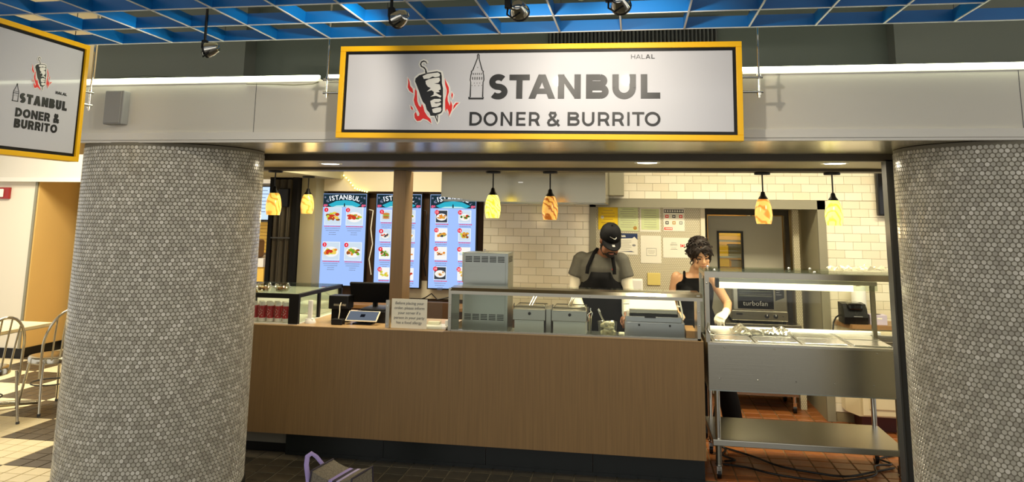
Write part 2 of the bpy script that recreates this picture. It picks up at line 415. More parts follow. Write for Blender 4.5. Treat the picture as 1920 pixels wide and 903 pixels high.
# upper dark wall and hall ceiling
struct(MB().box(-2.62, 1.54, 4.75, 4.85, 2.5, 3.4).build('wall_upper', 'upper_wall_b'))
struct(MB().box(-3.75, -2.62, 4.6, 4.85, 2.5, 3.4).build('wall_upper', 'upper_wall'))
struct(MB().box(1.54, 6.0, 4.62, 4.85, 2.5, 3.4).build('wall_upper', 'upper_wall'))
struct(MB().box(-9.5, 6.0, 1.3, 9.6, 3.4, 3.45).build('ceiling', 'ceiling'))
lv = thing('air_vent', 'black louvred air vent high on the dark wall above the main sign', 'vent', (-0.0, 4.74, 2.86)); lv
MB().box(-0.55, 0.53, 4.735, 4.75, 2.83, 3.02).build('backing', 'black_matt', lv)
sm = MB().box(-0.006, 0.006, -0.02, 0.0, -0.09, 0.09).mesh('slat', 'charcoal')
for k in range(44): inst('slat', sm, lv, (-0.54 + k * 0.0245, -0.005, 0.065), (0, 0, 0.5))
pt = MB().tube([(-0.62, 4.0, 3.2), (-0.35, 4.6, 3.2), (-0.33, 4.75, 3.2)], 0.045, 14).build('ceiling_pipe', 'ceiling', smooth=True)
tag(pt, 'pale pipe under the ceiling above the main sign', 'pipe')

# ---- header over the opening
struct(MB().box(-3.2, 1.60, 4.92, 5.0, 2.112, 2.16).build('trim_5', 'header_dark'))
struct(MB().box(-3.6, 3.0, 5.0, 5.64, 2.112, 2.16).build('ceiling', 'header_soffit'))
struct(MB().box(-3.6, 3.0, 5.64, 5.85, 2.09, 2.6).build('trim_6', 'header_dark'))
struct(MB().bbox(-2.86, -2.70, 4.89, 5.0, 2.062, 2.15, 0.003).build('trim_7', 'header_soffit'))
struct(MB().box(1.537, 1.602, 4.92, 5.0, 0, 2.12).box(1.533, 1.543, 4.90, 4.92, 0, 2.112).build('trim_8', 'charcoal'))
tag(MB().box(1.585, 1.612, 4.895, 4.92, 2.06, 2.15).box(1.60, 1.612, 4.895, 4.92, 2.02, 2.06).build('bracket', 'cream_wall'), 'small cream bracket at the top of the dark right door post', 'bracket')
def downlight(x, y, label):
    t = thing('downlight', label, 'light', (x, y, 2.112), group='recessed downlights')
    MB().lathe([(0.062, 0), (0.085, -0.004), (0.087, -0.001), (0.087, 0.002)], (x, y, 2.112), 28).build('trim_ring', 'white', t, smooth=True)
    MB().lathe([(0.0, -0.0045), (0.064, -0.0045)], (x, y, 2.112), 28).build('lens', 'downlight', t)
    area_light('downlight_light', (x, y, 2.104), 0.12, 7, (1.0, 0.86, 0.6)).data.shape = 'DISK'
downlight(0.085, 5.06, 'round recessed downlight above the middle of the serving counter')
downlight(1.285, 5.10, 'round recessed downlight above the steam table')
downlight(-2.225, 5.22, 'round recessed downlight above the cash register')

# ---- kitchen shell
struct(MB().box(-4.6, 3.0, 5.85, 9.5, 2.6, 2.66).build('ceiling_kitchen', 'cream_wall'))
for n, (lx, ly) in enumerate(KITCHEN_LAMPS):
    t = thing('ceiling_lamp', ['fluorescent ceiling fitting above the menu screens', 'fluorescent ceiling fitting in front of the extractor hood', 'fluorescent ceiling fitting above the woman', 'fluorescent ceiling fitting by the black television'][n], 'light', (lx, ly, 2.6), group='kitchen ceiling lamps')
    MB().box(lx - 0.6, lx + 0.6, ly - 0.18, ly + 0.18, 2.59, 2.6).build('housing', 'white', t)
# tiled back wall with an opening (recess) from x=-0.37 to 1.65, z to 1.84
wb = struct(MB().box(-1.47, -0.43, YB, YB + 0.1, 0, 2.6).box(-0.43, 1.72, YB, YB + 0.1, 1.92, 2.6).box(1.72, 3.0, YB, YB + 0.1, 0, 2.6).build('wall_back', 'subway_grout'))
def subway_mesh(w_, h_, m):
    a, b, d = w_ / 2 - 0.001, h_ / 2 - 0.001, 0.005; c = 0.0018
    mb = MB(); mb.add([(-a, 0, -b), (a, 0, -b), (a, 0, b), (-a, 0, b), (-a, -d + .0012, -b), (a, -d + .0012, -b), (a, -d + .0012, b), (-a, -d + .0012, b), (-a + c, -d, -b + c), (a - c, -d, -b + c), (a - c, -d, b - c), (-a + c, -d, b - c)],
                      [(0, 1, 5, 4), (1, 2, 6, 5), (2, 3, 7, 6), (3, 0, 4, 7), (4, 5, 9, 8), (5, 6, 10, 9), (6, 7, 11, 10), (7, 4, 8, 11), (8, 9, 10, 11)])
    return mb.mesh('tile', m)
sub = [subway_mesh(0.15, 0.0735, m) for m in ('subway', 'subway_b', 'subway_c')]
half = {}
rs = random.Random(5)
def subway_zone(x0, x1, z0, z1, off):
    j = 0; z = z1
    while z - 0.0735 >= z0 - 1e-4:
        x = x0 - (0.075 if (j + off) % 2 else 0)
        while x < x1 - 1e-4:
            a, b = max(x, x0), min(x + 0.15, x1)
            if b - a > 0.02:
                wd = round(b - a, 3)
                if wd > 0.149: me = rs.choice(sub)
                else:
                    if wd not in half: half[wd] = subway_mesh(wd, 0.0735, 'subway')
                    me = half[wd]
                o = inst('tile', me, wb, ((a + b) / 2, YB, z - 0.0735 / 2)); o.rotation_euler = (rs.uniform(-.003, .003), 0, rs.uniform(-.002, .002))
            x += 0.15
        z -= 0.0735; j += 1
subway_zone(-1.47, -0.43, 0.80, 1.92, 0)
subway_zone(-0.43, 2.35, 1.92, 2.29, 1)
subway_zone(1.72, 2.35, 0.01, 1.92, 0)
# grey casing round the recess
struct(MB().box(-0.43, -0.37, YB - 0.015, YB + 0.02, 0, 1.92).box(1.65, 1.72, YB - 0.015, YB + 0.02, 0, 1.92).box(-0.43, 1.72, YB - 0.015, YB + 0.02, 1.84, 1.92).build('trim_9', 'grey_trim'))
struct(MB().box(-0.40, 0.66, 7.40, 7.45, 0, 2.0).box(0.62, 0.66, 7.45, 8.3, 0, 2.0).build('wall_recess', 'mosaic'))
struct(MB().box(0.62, 0.66, 7.385, 7.40, 0.3, 1.84).build('trim_10', 'cream_wall'))
struct(MB().box(1.65, 1.70, YB + 0.02, 8.9, 0, 2.0).build('wall_right', 'olive_wall'))
struct(MB().box(1.505, 1.56, 7.62, 7.68, 0, 1.84).build('trim_11', 'mosaic'))
struct(MB().box(-0.43, 1.72, YB + 0.02, 9.0, 1.84, 1.9).build('ceiling_recess', 'grey_trim'))
struct(MB().box(0.6, 1.72, 8.9, 8.95, 0, 2.0).build('wall_recess', 'tan'))
# door in the recess
dr = struct(thing('door_1', 'grey kitchen door with a small window at the back of the recess', 'door', (1.1, 8.0, 0)))
MB().box(0.66, 0.735, 7.98, 8.06, 0, 1.84).box(1.50, 1.54, 7.98, 8.06, 0, 1.84).box(0.735, 1.50, 7.98, 8.06, 1.785, 1.84).build('frame', 'door_dark', dr)
leaf = MB().box(0.745, 0.84, 8.0, 8.04, 0.02, 1.775).box(1.08, 1.475, 8.0, 8.04, 0.02, 1.775).box(0.84, 1.08, 8.0, 8.04, 0.02, 1.25).box(0.84, 1.08, 8.0, 8.04, 1.61, 1.775).build('leaf', 'door_grey', dr)
MB().box(0.83, 0.85, 7.99, 8.045, 1.24, 1.62).box(1.07, 1.09, 7.99, 8.045, 1.24, 1.62).box(0.85, 1.07, 7.99, 8.045, 1.24, 1.26).box(0.85, 1.07, 7.99, 8.045, 1.60, 1.62).build('window_frame', 'black', leaf)
MB().box(0.85, 1.07, 8.015, 8.02, 1.26, 1.60).build('pane', 'glass', leaf)
# what stands behind the door window: shelves with yellow cartons
cs = thing('carton_shelf', 'shelf of yellow cartons seen through the kitchen door window', 'shelf', (1.0, 8.5, 0))
MB().box(0.75, 1.25, 8.42, 8.7, 1.50, 1.515).box(0.75, 1.25, 8.42, 8.7, 1.33, 1.345).box(0.75, 0.77, 8.42, 8.7, 0, 1.8).box(1.23, 1.25, 8.42, 8.7, 0, 1.8).build('rack', 'steel_grey', cs)
mat('carton_yellow', (240, 186, 40), 0.6, emit=0.25)  # brightness painted in: the cartons get a faint glow of their own
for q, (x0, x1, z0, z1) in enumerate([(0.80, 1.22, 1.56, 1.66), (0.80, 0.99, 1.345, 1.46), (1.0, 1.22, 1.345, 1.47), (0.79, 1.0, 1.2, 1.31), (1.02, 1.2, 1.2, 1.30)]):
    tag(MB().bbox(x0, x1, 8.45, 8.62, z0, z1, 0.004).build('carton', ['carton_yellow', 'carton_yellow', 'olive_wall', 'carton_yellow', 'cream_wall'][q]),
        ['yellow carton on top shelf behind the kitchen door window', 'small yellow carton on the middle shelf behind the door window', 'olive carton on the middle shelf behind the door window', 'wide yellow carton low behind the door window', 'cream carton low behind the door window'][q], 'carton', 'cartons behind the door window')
area_light('back_room_light', (1.05, 8.5, 1.83), 0.3, 3, (1.0, 0.8, 0.4))

# menu wall on the left
struct(MB().box(-3.09, -1.47, YB + 0.06, YB + 0.12, 0, 1.97).build('wall_left', 'brown_dark'))
struct(MB().box(-3.3, -1.47, YB - 0.06, YB + 0.12, 1.97, 2.6).build('wall_left', 'cream_wall'))
struct(MB().box(-3.09, -1.47, YB - 0.03, YB + 0.06, 1.955, 1.97).build('trim_12', 'brown_dark'))
for k in range(3):
    for j in range(2):
        pass
pz = MB().box(-2.6, -1.5, YB + 0.04, YB + 0.06, 0.93, 1.1).build('panel_tiles', 'subway_b', bpy.data.objects['wall_left'])
struct(MB().box(-3.46, -3.12, 7.0, 7.35, 0, 2.6).build('wall_left', 'olive_wall'))
struct(MB().box(-4.5, -2.92, 5.85, 7.3, 2.09, 2.6).build('ceiling_left', 'olive_wall'))
# folded roller gate
fg = thing('folding_gate', 'dark folded security gate standing between pillar and olive wall', 'gate', (-3.55, 6.9, 0))
MB().box(-3.54, -3.50, 6.86, 6.95, 0, 2.09).box(-3.30, -3.25, 6.86, 6.95, 0, 2.09).box(-3.54, -3.25, 6.93, 6.95, 0, 2.09).build('frame', 'black_matt', fg)
sl = MB().box(-0.012, 0.012, -0.03, 0.03, 0.02, 2.07).mesh('slat', 'door_dark')
for k in range(5): inst('slat', sl, fg, (0.075 + k * 0.038, 0, 0), (0, 0, 0.7 if k % 2 else -0.7))
for z in (0.5, 1.0, 1.5): MB().box(-3.50, -3.30, 6.855, 6.865, z, z + 0.012).build('hinge_bar', 'charcoal', fg)
tag(MB().bbox(-3.42, -3.32, 6.80, 6.86, 1.80, 1.98, 0.008).build('gate_motor', 'black'), 'black motor box fixed high on the folded gate', 'motor box')

# ---- seating area at the far left
struct(MB().box(-9.4, -7.24, 8.12, 8.2, 0.11, 2.08).build('wall_seating', 'white_wall'))
struct(MB().box(-7.28, -7.22, 8.12, 8.82, 0.11, 2.1).build('wall_seating', 'tan'))
struct(MB().box(-9.4, -7.215, 8.105, 8.2, 0, 0.11).box(-7.28, -7.21, 8.1, 8.9, 0, 0.11).build('baseboard_seating', 'black'))
struct(MB().box(-7.265, -7.235, 8.10, 8.125, 0.11, 2.08).build('trim_13', 'grey_trim'))
struct(MB().box(-7.30, -7.05, 8.82, 9.0, 0, 2.1).build('trim_14', 'black_matt'))
struct(MB().box(-9.4, -3.5, 8.05, 9.4, 2.13, 2.62).build('wall_seating', 'fascia'))
struct(MB().box(-9.4, -3.5, 8.03, 8.2, 2.08, 2.13).build('trim_15', 'trim'))
struct(MB().box(-9.4, -3.5, 9.3, 9.4, 0, 3.4).build('wall_seating', 'tan'))
tag(MB().bbox(-8.05, -7.86, 7.95, 8.05, 2.21, 2.40, 0.006).build('wall_speaker', 'speaker_grey'), 'grey speaker on the far bulkhead under the square hanging sign', 'speaker')
fa = thing('fire_alarm', 'red fire alarm strobe on the white wall at the far left', 'alarm', (-7.68, 8.12, 1.88))
MB().bbox(-7.78, -7.61, 8.085, 8.12, 1.87, 2.01, 0.006).build('body', 'alarm_red', fa)
MB().bbox(-7.74, -7.68, 8.065, 8.085, 1.89, 1.99, 0.01).build('lens', 'white', fa)
# neighbour stall behind the gate
struct(MB().box(-5.4, -4.52, 9.05, 9.1, 0, 2.6).build('wall_seating', 'white_wall'))
ns = thing('neighbour_screen', 'pale blue menu screen glimpsed between pillar and folded gate', 'screen', (-4.75, 9.0, 1.65))
emis('scr_pale', (196, 220, 250), 1.1)
MB().box(-5.0, -4.595, 8.98, 9.03, 1.64, 2.08).build('bezel', 'black', ns)
MB().box(-4.99, -4.605, 8.978, 8.981, 1.655, 2.07).build('panel', 'scr_pale', ns)
sb = MB()
for k in range(7): sb.box(-4.75, -4.66 + 0.03 * math.sin(k * 2), 8.976, 8.979, 2.02 - k * 0.045, 2.028 - k * 0.045)
emis('scr_text', (120, 130, 160), 0.8); sb.build('text_lines', 'scr_text', ns)
mat('yellow_board', (240, 196, 84), 0.6)
nb = thing('slatted_board', 'yellow slatted board below the neighbouring stall screen', 'board', (-4.75, 9.0, 1.0))
for k in range(9): MB().box(-5.0, -4.60, 9.0, 9.04, 1.24 + k * 0.043, 1.24 + k * 0.043 + 0.039).build('slat', 'yellow_board', nb)
ct = thing('neighbour_counter', 'white topped counter of the neighbouring stall behind the pillar', 'counter', (-4.75, 8.7, 0))
MB().box(-5.2, -4.4, 8.5, 8.95, 0, 1.10).build('body', 'yellow_board', ct); MB().box(-5.2, -4.4, 8.48, 8.95, 1.10, 1.2).build('top', 'white', ct)
tag(MB().bbox(-4.95, -4.5, 8.5, 8.7, 1.2, 1.42, 0.03).build('paper_bag', 'worktop'), 'brown paper bag standing on the neighbouring counter', 'bag')
# ================================================================ blue lattice under the ceiling
LZ = 2.693; LY0 = 3.75; LPX = 0.3158; LPY = 0.323; LX0 = -2.90
lat = thing('ceiling_lattice', 'blue lattice of thin bars hanging under the hall ceiling', 'ceiling lattice', (0, 3.0, LZ))
def lat_bar(p0, p1, along):
    hw, ed = 0.004, 0.0042
    if along == 'x':
        b = MB().box(p0[0], p1[0], p0[1] - hw, p0[1] + hw, LZ + 0.004, LZ + 0.062); e = MB().box(p0[0], p1[0], p0[1] - ed, p0[1] + ed, LZ, LZ + 0.004)
    else:
        b = MB().box(p0[0] - hw, p0[0] + hw, p0[1], p1[1], LZ + 0.004, LZ + 0.062); e = MB().box(p0[0] - ed, p0[0] + ed, p0[1], p1[1], LZ - 0.0005, LZ + 0.0035)
    o = b.build('bar', 'blue', lat); e.build('bar_edge', 'white_edge', o)
for k in range(6):
    y = LY0 - k * LPY
    lat_bar((LX0 - 5 * LPX, y), (3.2 if k == 0 else LX0 + 14 * LPX + 0.004, y), 'x')
for i in range(-5, 15):
    x = LX0 + i * LPX; lat_bar((x, LY0 - 5 * LPY), (x, LY0), 'y')
hang = MB().cyl((0, 0, 0), (0, 0, 0.65), 0.0025, 6).mesh('hanger', 'charcoal')
for i in range(-4, 15, 3):
    for k in (0, 2, 4): inst('hanger', hang, lat, (LX0 + i * LPX + 0.004, LY0 - k * LPY - 3.0, 0.06))

# ================================================================ lettering made of strokes
def arc(cx, cy, rx, ry, a0, a1, n=14):
    return [(cx + rx * math.cos(R_(a0 + (a1 - a0) * i / n)), cy + ry * math.sin(R_(a0 + (a1 - a0) * i / n))) for i in range(n + 1)]
def glyph(mb, ch, x0, x1, y0, y1, w, t, y=0.0):
    W, H = x1 - x0, y1 - y0; h = w / 2; xm = (x0 + x1) / 2; ym = (y0 + y1) / 2
    P = lambda *p: mb.poly(list(p), t, y)
    RB = lambda pts, ww=w: mb.ribbon(pts, ww, t, y)
    bar = lambda a, b, c, d: mb.rect(a, b, c, d, t, y)
    if ch == 'I': bar(x0, x1, y0, y1)
    elif ch == 'T': bar(x0, x1, y1 - w * .95, y1); bar(xm - h, xm + h, y0, y1 - w * .95)
    elif ch == 'L': bar(x0, x0 + w, y0, y1); bar(x0 + w, x1, y0, y0 + w * .95)
    elif ch == 'H': bar(x0, x0 + w, y0, y1); bar(x1 - w, x1, y0, y1); bar(x0 + w, x1 - w, ym - h, ym + h)
    elif ch == 'E':
        bar(x0, x0 + w, y0, y1)
        for a, b, xe in ((y0, y0 + w * .92, x1), (ym - h * .85, ym + h * .95, x1 - W * .06), (y1 - w * .92, y1, x1)): bar(x0 + w, xe, a, b)
    elif ch == 'A':
        tw = w * 0.56
        P((x0, y0), (x0 + w * 1.06, y0), (xm + tw * .9, y1), (xm - tw, y1)); P((x1 - w * 1.06, y0), (x1, y0), (xm + tw, y1), (xm - tw * .9, y1))
        bar(x0 + W * .28, x1 - W * .28, y0 + H * .2, y0 + H * .2 + w * .85)
    elif ch == 'N':
        bar(x0, x0 + w, y0, y1); bar(x1 - w, x1, y0, y1); P((x0 + w * .0, y1), (x0 + w * .9, y1), (x1, y0), (x1 - w * .9, y0))
    elif ch == 'U':
        ry = min((W - w) / 2, H * .42); rx = (W - w) / 2
        bar(x0, x0 + w, y0 + ry + h, y1); bar(x1 - w, x1, y0 + ry + h, y1); RB(arc(xm, y0 + ry + h, rx, ry, 180, 360, 18))
    elif ch == 'O': RB(arc(xm, ym, (W - w) / 2, (H - w) / 2, 0, 360, 36))
    elif ch == 'D':
        rx = min(W - w, H * .5) - h * .2; bar(x0, x0 + w, y0, y1)
        xs = x1 - h - rx + 0
        bar(x0 + w, xs, y0, y0 + w); bar(x0 + w, xs, y1 - w, y1); RB(arc(xs, ym, rx, (H - w) / 2, -90, 90, 18))
    elif ch in 'BR':
        bar(x0, x0 + w, y0, y1)
        if ch == 'B':
            yb = y0 + H * .53; r1 = (y1 - yb) / 2; r2 = (yb - y0) / 2
            for (lo, hi, xe) in ((yb - h * .5, y1, x1 - W * .06), (y0, yb + h * .5, x1)):
                ry = (hi - lo - w) / 2; rx = min(ry * 1.15, W * .5); xs = xe - h - rx
                bar(x0 + w, xs, lo, lo + w); bar(x0 + w, xs, hi - w, hi); RB(arc(xs, (lo + hi) / 2, rx, ry, -90, 90, 14))
        else:
            lo = y0 + H * .32; ry = (y1 - lo - w) / 2; rx = min(ry * 1.1, W * .5); xs = x1 - W * .04 - h - rx
            bar(x0 + w, xs, lo, lo + w); bar(x0 + w, xs, y1 - w, y1); RB(arc(xs, (lo + y1) / 2, rx, ry, -90, 90, 14))
            P((x1 - w * 1.1, y0), (x1, y0), (xs + rx * .75, lo + w * .7), (xs - rx * .2, lo + w * .7))
    elif ch == 'S':
        rx = (W - w) / 2; ry = (H - w) / 4; ct = y1 - h - ry; cb = y0 + h + ry
        top = arc(xm, ct, rx * .95, ry, 38, 250, 16); bot = arc(xm, cb, rx, ry, 70, -142, 16)
        RB(top + bot)
    elif ch == '&':
        pts = [(x1 - W * .02, y0 + H * .02), (x0 + W * .30, y0 + H * .66), (x0 + W * .22, y0 + H * .80), (x0 + W * .30, y0 + H * .93), (xm - W * .04, y1 - h), (x0 + W * .62, y0 + H * .92), (x0 + W * .68, y0 + H * .79), (x0 + W * .60, y0 + H * .66),
               (xm - W * .1, y0 + H * .52), (x0 + W * .17, y0 + H * .40), (x0 + h, y0 + H * .24), (x0 + W * .18, y0 + H * .09), (x0 + W * .40, y0 + h * .9), (x0 + W * .64, y0 + H * .12), (x0 + W * .82, y0 + H * .28), (x0 + W * .9, y0 + H * .46)]
        RB(pts)
def word(parent, name, boxes, w, t, y, m):
    for ch, x0, x1, y0, y1 in boxes:
        mb = MB(); glyph(mb, ch, x0, x1, y0, y1, w, t, y); mb.build('letter', m, parent, world=False)
def spread(textstr, x0, x1, y0, y1, wd):
    tot = sum(wd.get(c, 1.0) for c in textstr) + 0.22 * (len(textstr) - 1); k = (x1 - x0) / tot; x = x0; out = []
    for c in textstr:
        cw = wd.get(c, 1.0) * k
        if c != ' ': out.append((c, x, x + cw, y0, y1))
        x += cw + 0.22 * k
    return out
WD = {'I': 0.22, ' ': 0.3, 'E': .85, 'L': .85, 'O': 1.25, 'D': 1.1, 'S': .95, 'A': 1.2, 'R': 1.0, 'N': 1.1}

# logo outlines on a 903 grid
LOGO_BODY = [(190, 350), (195, 315), (235, 280), (330, 252), (440, 237), (485, 250), (495, 290), (500, 370), (515, 430), (520, 560), (520, 680), (505, 705), (440, 735), (385, 735), (370, 700), (340, 670), (320, 610), (290, 580), (262, 520), (240, 460), (205, 380)]
LOGO_MEAT = [[(275, 290), (330, 265), (450, 250), (475, 270), (470, 295), (420, 305), (390, 295), (350, 318), (290, 322)],
             [(310, 345), (350, 325), (400, 314), (470, 308), (478, 340), (460, 366), (410, 374), (475, 385), (485, 410), (490, 440), (465, 452), (480, 470), (430, 476), (500, 515), (490, 533), (440, 512), (375, 522), (410, 500), (412, 470), (385, 450), (330, 465), (375, 425), (340, 410), (318, 380)],
             [(375, 570), (420, 548), (490, 547), (500, 568), (470, 584), (420, 584), (440, 598), (495, 588), (500, 610), (460, 635), (395, 640), (385, 610)],
             [(400, 662), (440, 648), (500, 640), (508, 670), (495, 692), (440, 705), (412, 700)]]
LOGO_FLAME = [[(103, 305), (125, 350), (135, 400), (165, 435), (175, 485), (130, 455), (108, 415), (112, 360)],
              [(195, 430), (215, 460), (220, 510), (225, 570), (245, 620), (270, 640), (280, 600), (300, 640), (315, 690), (350, 740), (385, 770), (400, 820), (350, 780), (300, 765), (270, 790), (235, 795), (205, 760), (200, 715), (215, 690), (235, 740), (255, 735), (258, 710), (235, 670), (200, 610), (185, 560), (195, 500)],
              [(148, 618), (170, 640), (187, 675), (160, 660)],
              [(530, 318), (555, 370), (580, 420), (585, 470), (570, 520), (575, 570), (600, 625), (610, 570), (628, 620), (625, 670), (595, 740), (590, 690), (570, 655), (555, 690), (548, 640), (545, 560), (558, 500), (560, 450), (540, 390)],
              [(618, 470), (632, 500), (622, 545), (612, 510)], [(705, 588), (670, 620), (640, 665), (645, 620), (670, 590)]]
LOGO_HOOK = [(318, 150), (305, 128), (280, 119), (255, 130), (245, 155), (256, 180), (285, 193), (305, 215), (315, 255)]
def grow(pts, d):
    a = sum(pts[i][0] * pts[(i + 1) % len(pts)][1] - pts[(i + 1) % len(pts)][0] * pts[i][1] for i in range(len(pts))); s = 1 if a > 0 else -1
    cxx = sum(p[0] for p in pts) / len(pts); out = []
    for i, p in enumerate(pts):
        q0, q1 = pts[i - 1], pts[(i + 1) % len(pts)]; dx, dy = q1[0] - q0[0], q1[1] - q0[1]; l = math.hypot(dx, dy) or 1
        out.append((p[0] + s * dy / l * d, p[1] - s * dx / l * d))
    return out
def doner_logo(parent, fx, y=0.0):
    """fx maps 903-grid points to the sign plane"""
    T = lambda pts: [fx(p) for p in pts]
    k = abs(fx((1, 0))[0] - fx((0, 0))[0])
    wm = MB(); wm.poly(T(grow(LOGO_BODY, 20)), 0.003, y)
    for f in LOGO_FLAME: wm.poly(T(grow(f, 15)), 0.003, y)
    wm.ribbon(T(LOGO_HOOK), 46 * k, 0.003, y); wm.poly(T([(415, 730), (490, 720), (490, 800), (467, 835), (445, 800)]), 0.003, y)
    wm.build('logo_backing', 'white', parent, world=False)
    b = MB(); b.poly(T(LOGO_BODY), 0.0036, y); b.ribbon(T(LOGO_HOOK), [8 * k, 10 * k] + [14 * k] * 6 + [22 * k], 0.0036, y); b.poly(T([(432, 737), (472, 728), (467, 812)]), 0.0036, y)
    bo = b.build('logo_kebab', 'ink', parent, world=False)
    for mpoly in LOGO_MEAT:
        q = MB(); q.poly(T(mpoly), 0.0042, y); q.build('highlight', 'white', bo, world=False)
    q = MB(); q.poly(T([(446, 740), (460, 737), (464, 780)]), 0.0042, y); q.build('highlight', 'white', bo, world=False)
    for f in LOGO_FLAME:
        q = MB(); q.poly(T(f), 0.0038, y); q.build('flame', 'red', parent, world=False)
def tower_icon(parent, x0, x1, y0, y1, y=0.0):
    # drawn on a 157 x 428 grid
    fx = lambda px, py: (x0 + (px - 40) / 157 * (x1 - x0), y1 - (py - 52) / 428 * (y1 - y0)); k = (x1 - x0) / 157
    line = [(120, 62), (120, 95), (75, 210), (62, 218), (64, 235), (56, 258), (52, 300), (58, 322), (58, 462), (42, 464), (42, 478), (195, 478), (195, 464), (187, 462), (187, 322), (195, 300), (191, 258), (184, 235), (186, 218), (174, 210), (137, 95), (137, 62), (128, 54), (120, 62)]
    mb = MB(); mb.ribbon([fx(*p) for p in line], 9 * k, 0.002, y); mb.ribbon([fx(42, 474), fx(195, 474)], 14 * k, 0.002, y)
    mb.build('tower_outline', 'ink', parent, world=False)
    d = MB()
    for xx in (82, 103, 124, 145, 166): d.rect(*sorted((fx(xx - 4, 0)[0], fx(xx + 4, 0)[0])), fx(0, 252)[1], fx(0, 234)[1], 0.0015, y)
    for xx in (76, 100, 124, 148, 172): d.rect(*sorted((fx(xx - 5, 0)[0], fx(xx + 5, 0)[0])), fx(0, 298)[1], fx(0, 272)[1], 0.0015, y)
    for xx, yy in ((95, 330), (124, 330), (152, 330), (72, 352), (102, 354), (142, 354), (174, 352), (126, 182)): d.disc(*fx(xx, yy), 4.5 * k, 0.0015, y, 8)
    o = d.build('tower_windows', 'grey_text', parent, world=False); o['kind'] = 'stuff'
def sign_panel(t, W, H, fr, depth):
    a, b = W / 2, H / 2; g = 0.017
    for (x0, x1, z0, z1) in ((-a, a, b - fr, b), (-a, a, -b, -b + fr), (-a, -a + fr, -b + fr, b - fr), (a - fr, a, -b + fr, b - fr)):
        MB().bbox(x0, x1, 0, depth, z0, z1, 0.002).build('frame_bar', 'yellow', t, world=False)
    MB().box(-a + fr, a - fr, 0.012, depth - 0.002, -b + fr, b - fr).build('inner_rebate', 'black', t, world=False)
    MB().box(-a + fr + g, a - fr - g, 0.008, 0.0125, -b + fr + g, b - fr - g).build('face', 'sign_face', t, world=False)
# ---- main sign
ms = thing('shop_sign', 'wide yellow framed shop sign hanging in front of the fascia', 'sign', (-0.528, 3.8, 2.395), rot=(0, 0.0115, 0))
sign_panel(ms, 2.139, 0.507, 0.029, 0.07)
FY = 0.008
word(ms, 'name', [('S', -0.2292, -0.1278, -0.0435, 0.0925), ('T', -0.1188, -0.011, -0.0395, 0.0895), ('A', -0.015, 0.1246, -0.0395, 0.0890), ('N', 0.1393, 0.2576, -0.0395, 0.0885), ('B', 0.2857, 0.4016, -0.0395, 0.088), ('U', 0.421, 0.5406, -0.0425, 0.0875), ('L', 0.5655, 0.6627, -0.0395, 0.087)], 0.0325, 0.003, FY, 'ink')
word(ms, 'line', [('D', -0.3283, -0.2612, -0.183, -0.1105), ('O', -0.2521, -0.1773, -0.1845, -0.109), ('N', -0.1601, -0.099, -0.183, -0.1105), ('E', -0.0777, -0.0285, -0.1825, -0.1105), ('R', -0.0103, 0.0476, -0.182, -0.1103), ('&', 0.0848, 0.1497, -0.184, -0.109),
                  ('B', 0.1918, 0.2536, -0.181, -0.11), ('U', 0.2669, 0.3296, -0.1825, -0.11), ('R', 0.3479, 0.4078, -0.180, -0.1097), ('R', 0.4215, 0.4812, -0.180, -0.1095), ('I', 0.4973, 0.5084, -0.1795, -0.1093), ('T', 0.5217, 0.5823, -0.1795, -0.1092), ('O', 0.5852, 0.663, -0.1815, -0.108)], 0.0124, 0.003, FY, 'ink')
word(ms, 'halal', spread('HAL', 0.5165, 0.587, 0.168, 0.191, WD), 0.0028, 0.002, FY, 'grey_text')
word(ms, 'halal', spread('AL', 0.590, 0.637, 0.168, 0.191, WD), 0.0048, 0.002, FY, 'grey_text')
tower_icon(ms, -0.338, -0.256, -0.041, 0.204, FY)
doner_logo(ms, lambda p: (-0.7277 + p[0] * 0.000483, 0.2247 - p[1] * 0.000485), FY)
def sign_bracket(t, xs, side, Zt):
    for z in (0.075, 0.0):
        MB().cyl((xs, 0.04, z), (xs + side * 0.105, 0.04, z), 0.0075, 12).build('bracket_arm', 'chrome', t, True, world=False)
    MB().cyl((xs + side * 0.085, 0.04, -0.03), (xs + side * 0.085, 0.04, Zt), 0.006, 10).build('hanging_rod', 'chrome', t, True, world=False)
    for z in (0.085, -0.012): MB().cyl((xs + side * 0.085, 0.04, z - 0.006), (xs + side * 0.085, 0.04, z + 0.006), 0.011, 10).build('collar', 'chrome', t, True, world=False)
sign_bracket(ms, -1.069, -1, 1.0); sign_bracket(ms, 1.069, 1, 1.0)
# ---- square sign at the left, facing along the hall
ls = thing('shop_sign', 'square yellow framed sign hanging at the left, seen at an angle', 'sign', (-3.05, 3.357, 2.342), rot=(0, 0, PI / 2))
sign_panel(ls, 0.655, 0.66, 0.026, 0.07)
word(ls, 'name', spread('STANBUL', -0.112, 0.205, -0.062, -0.012, WD), 0.0152, 0.003, FY, 'ink')
word(ls, 'line', spread('DONER &', -0.128, 0.158, -0.135, -0.09, WD), 0.0112, 0.003, FY, 'ink')
word(ls, 'line', spread('BURRITO', -0.128, 0.153, -0.190, -0.145, WD), 0.0112, 0.003, FY, 'ink')
word(ls, 'halal', spread('HALAL', 0.117, 0.196, 0.019, 0.034, WD), 0.0036, 0.003, FY, 'ink')
tower_icon(ls, -0.158, -0.120, -0.060, 0.030, FY)
doner_logo(ls, lambda p: (-0.085 + p[0] * 0.000235, 0.217 - p[1] * 0.00024), FY)
sign_bracket(ls, 0.327, 1, 1.05)

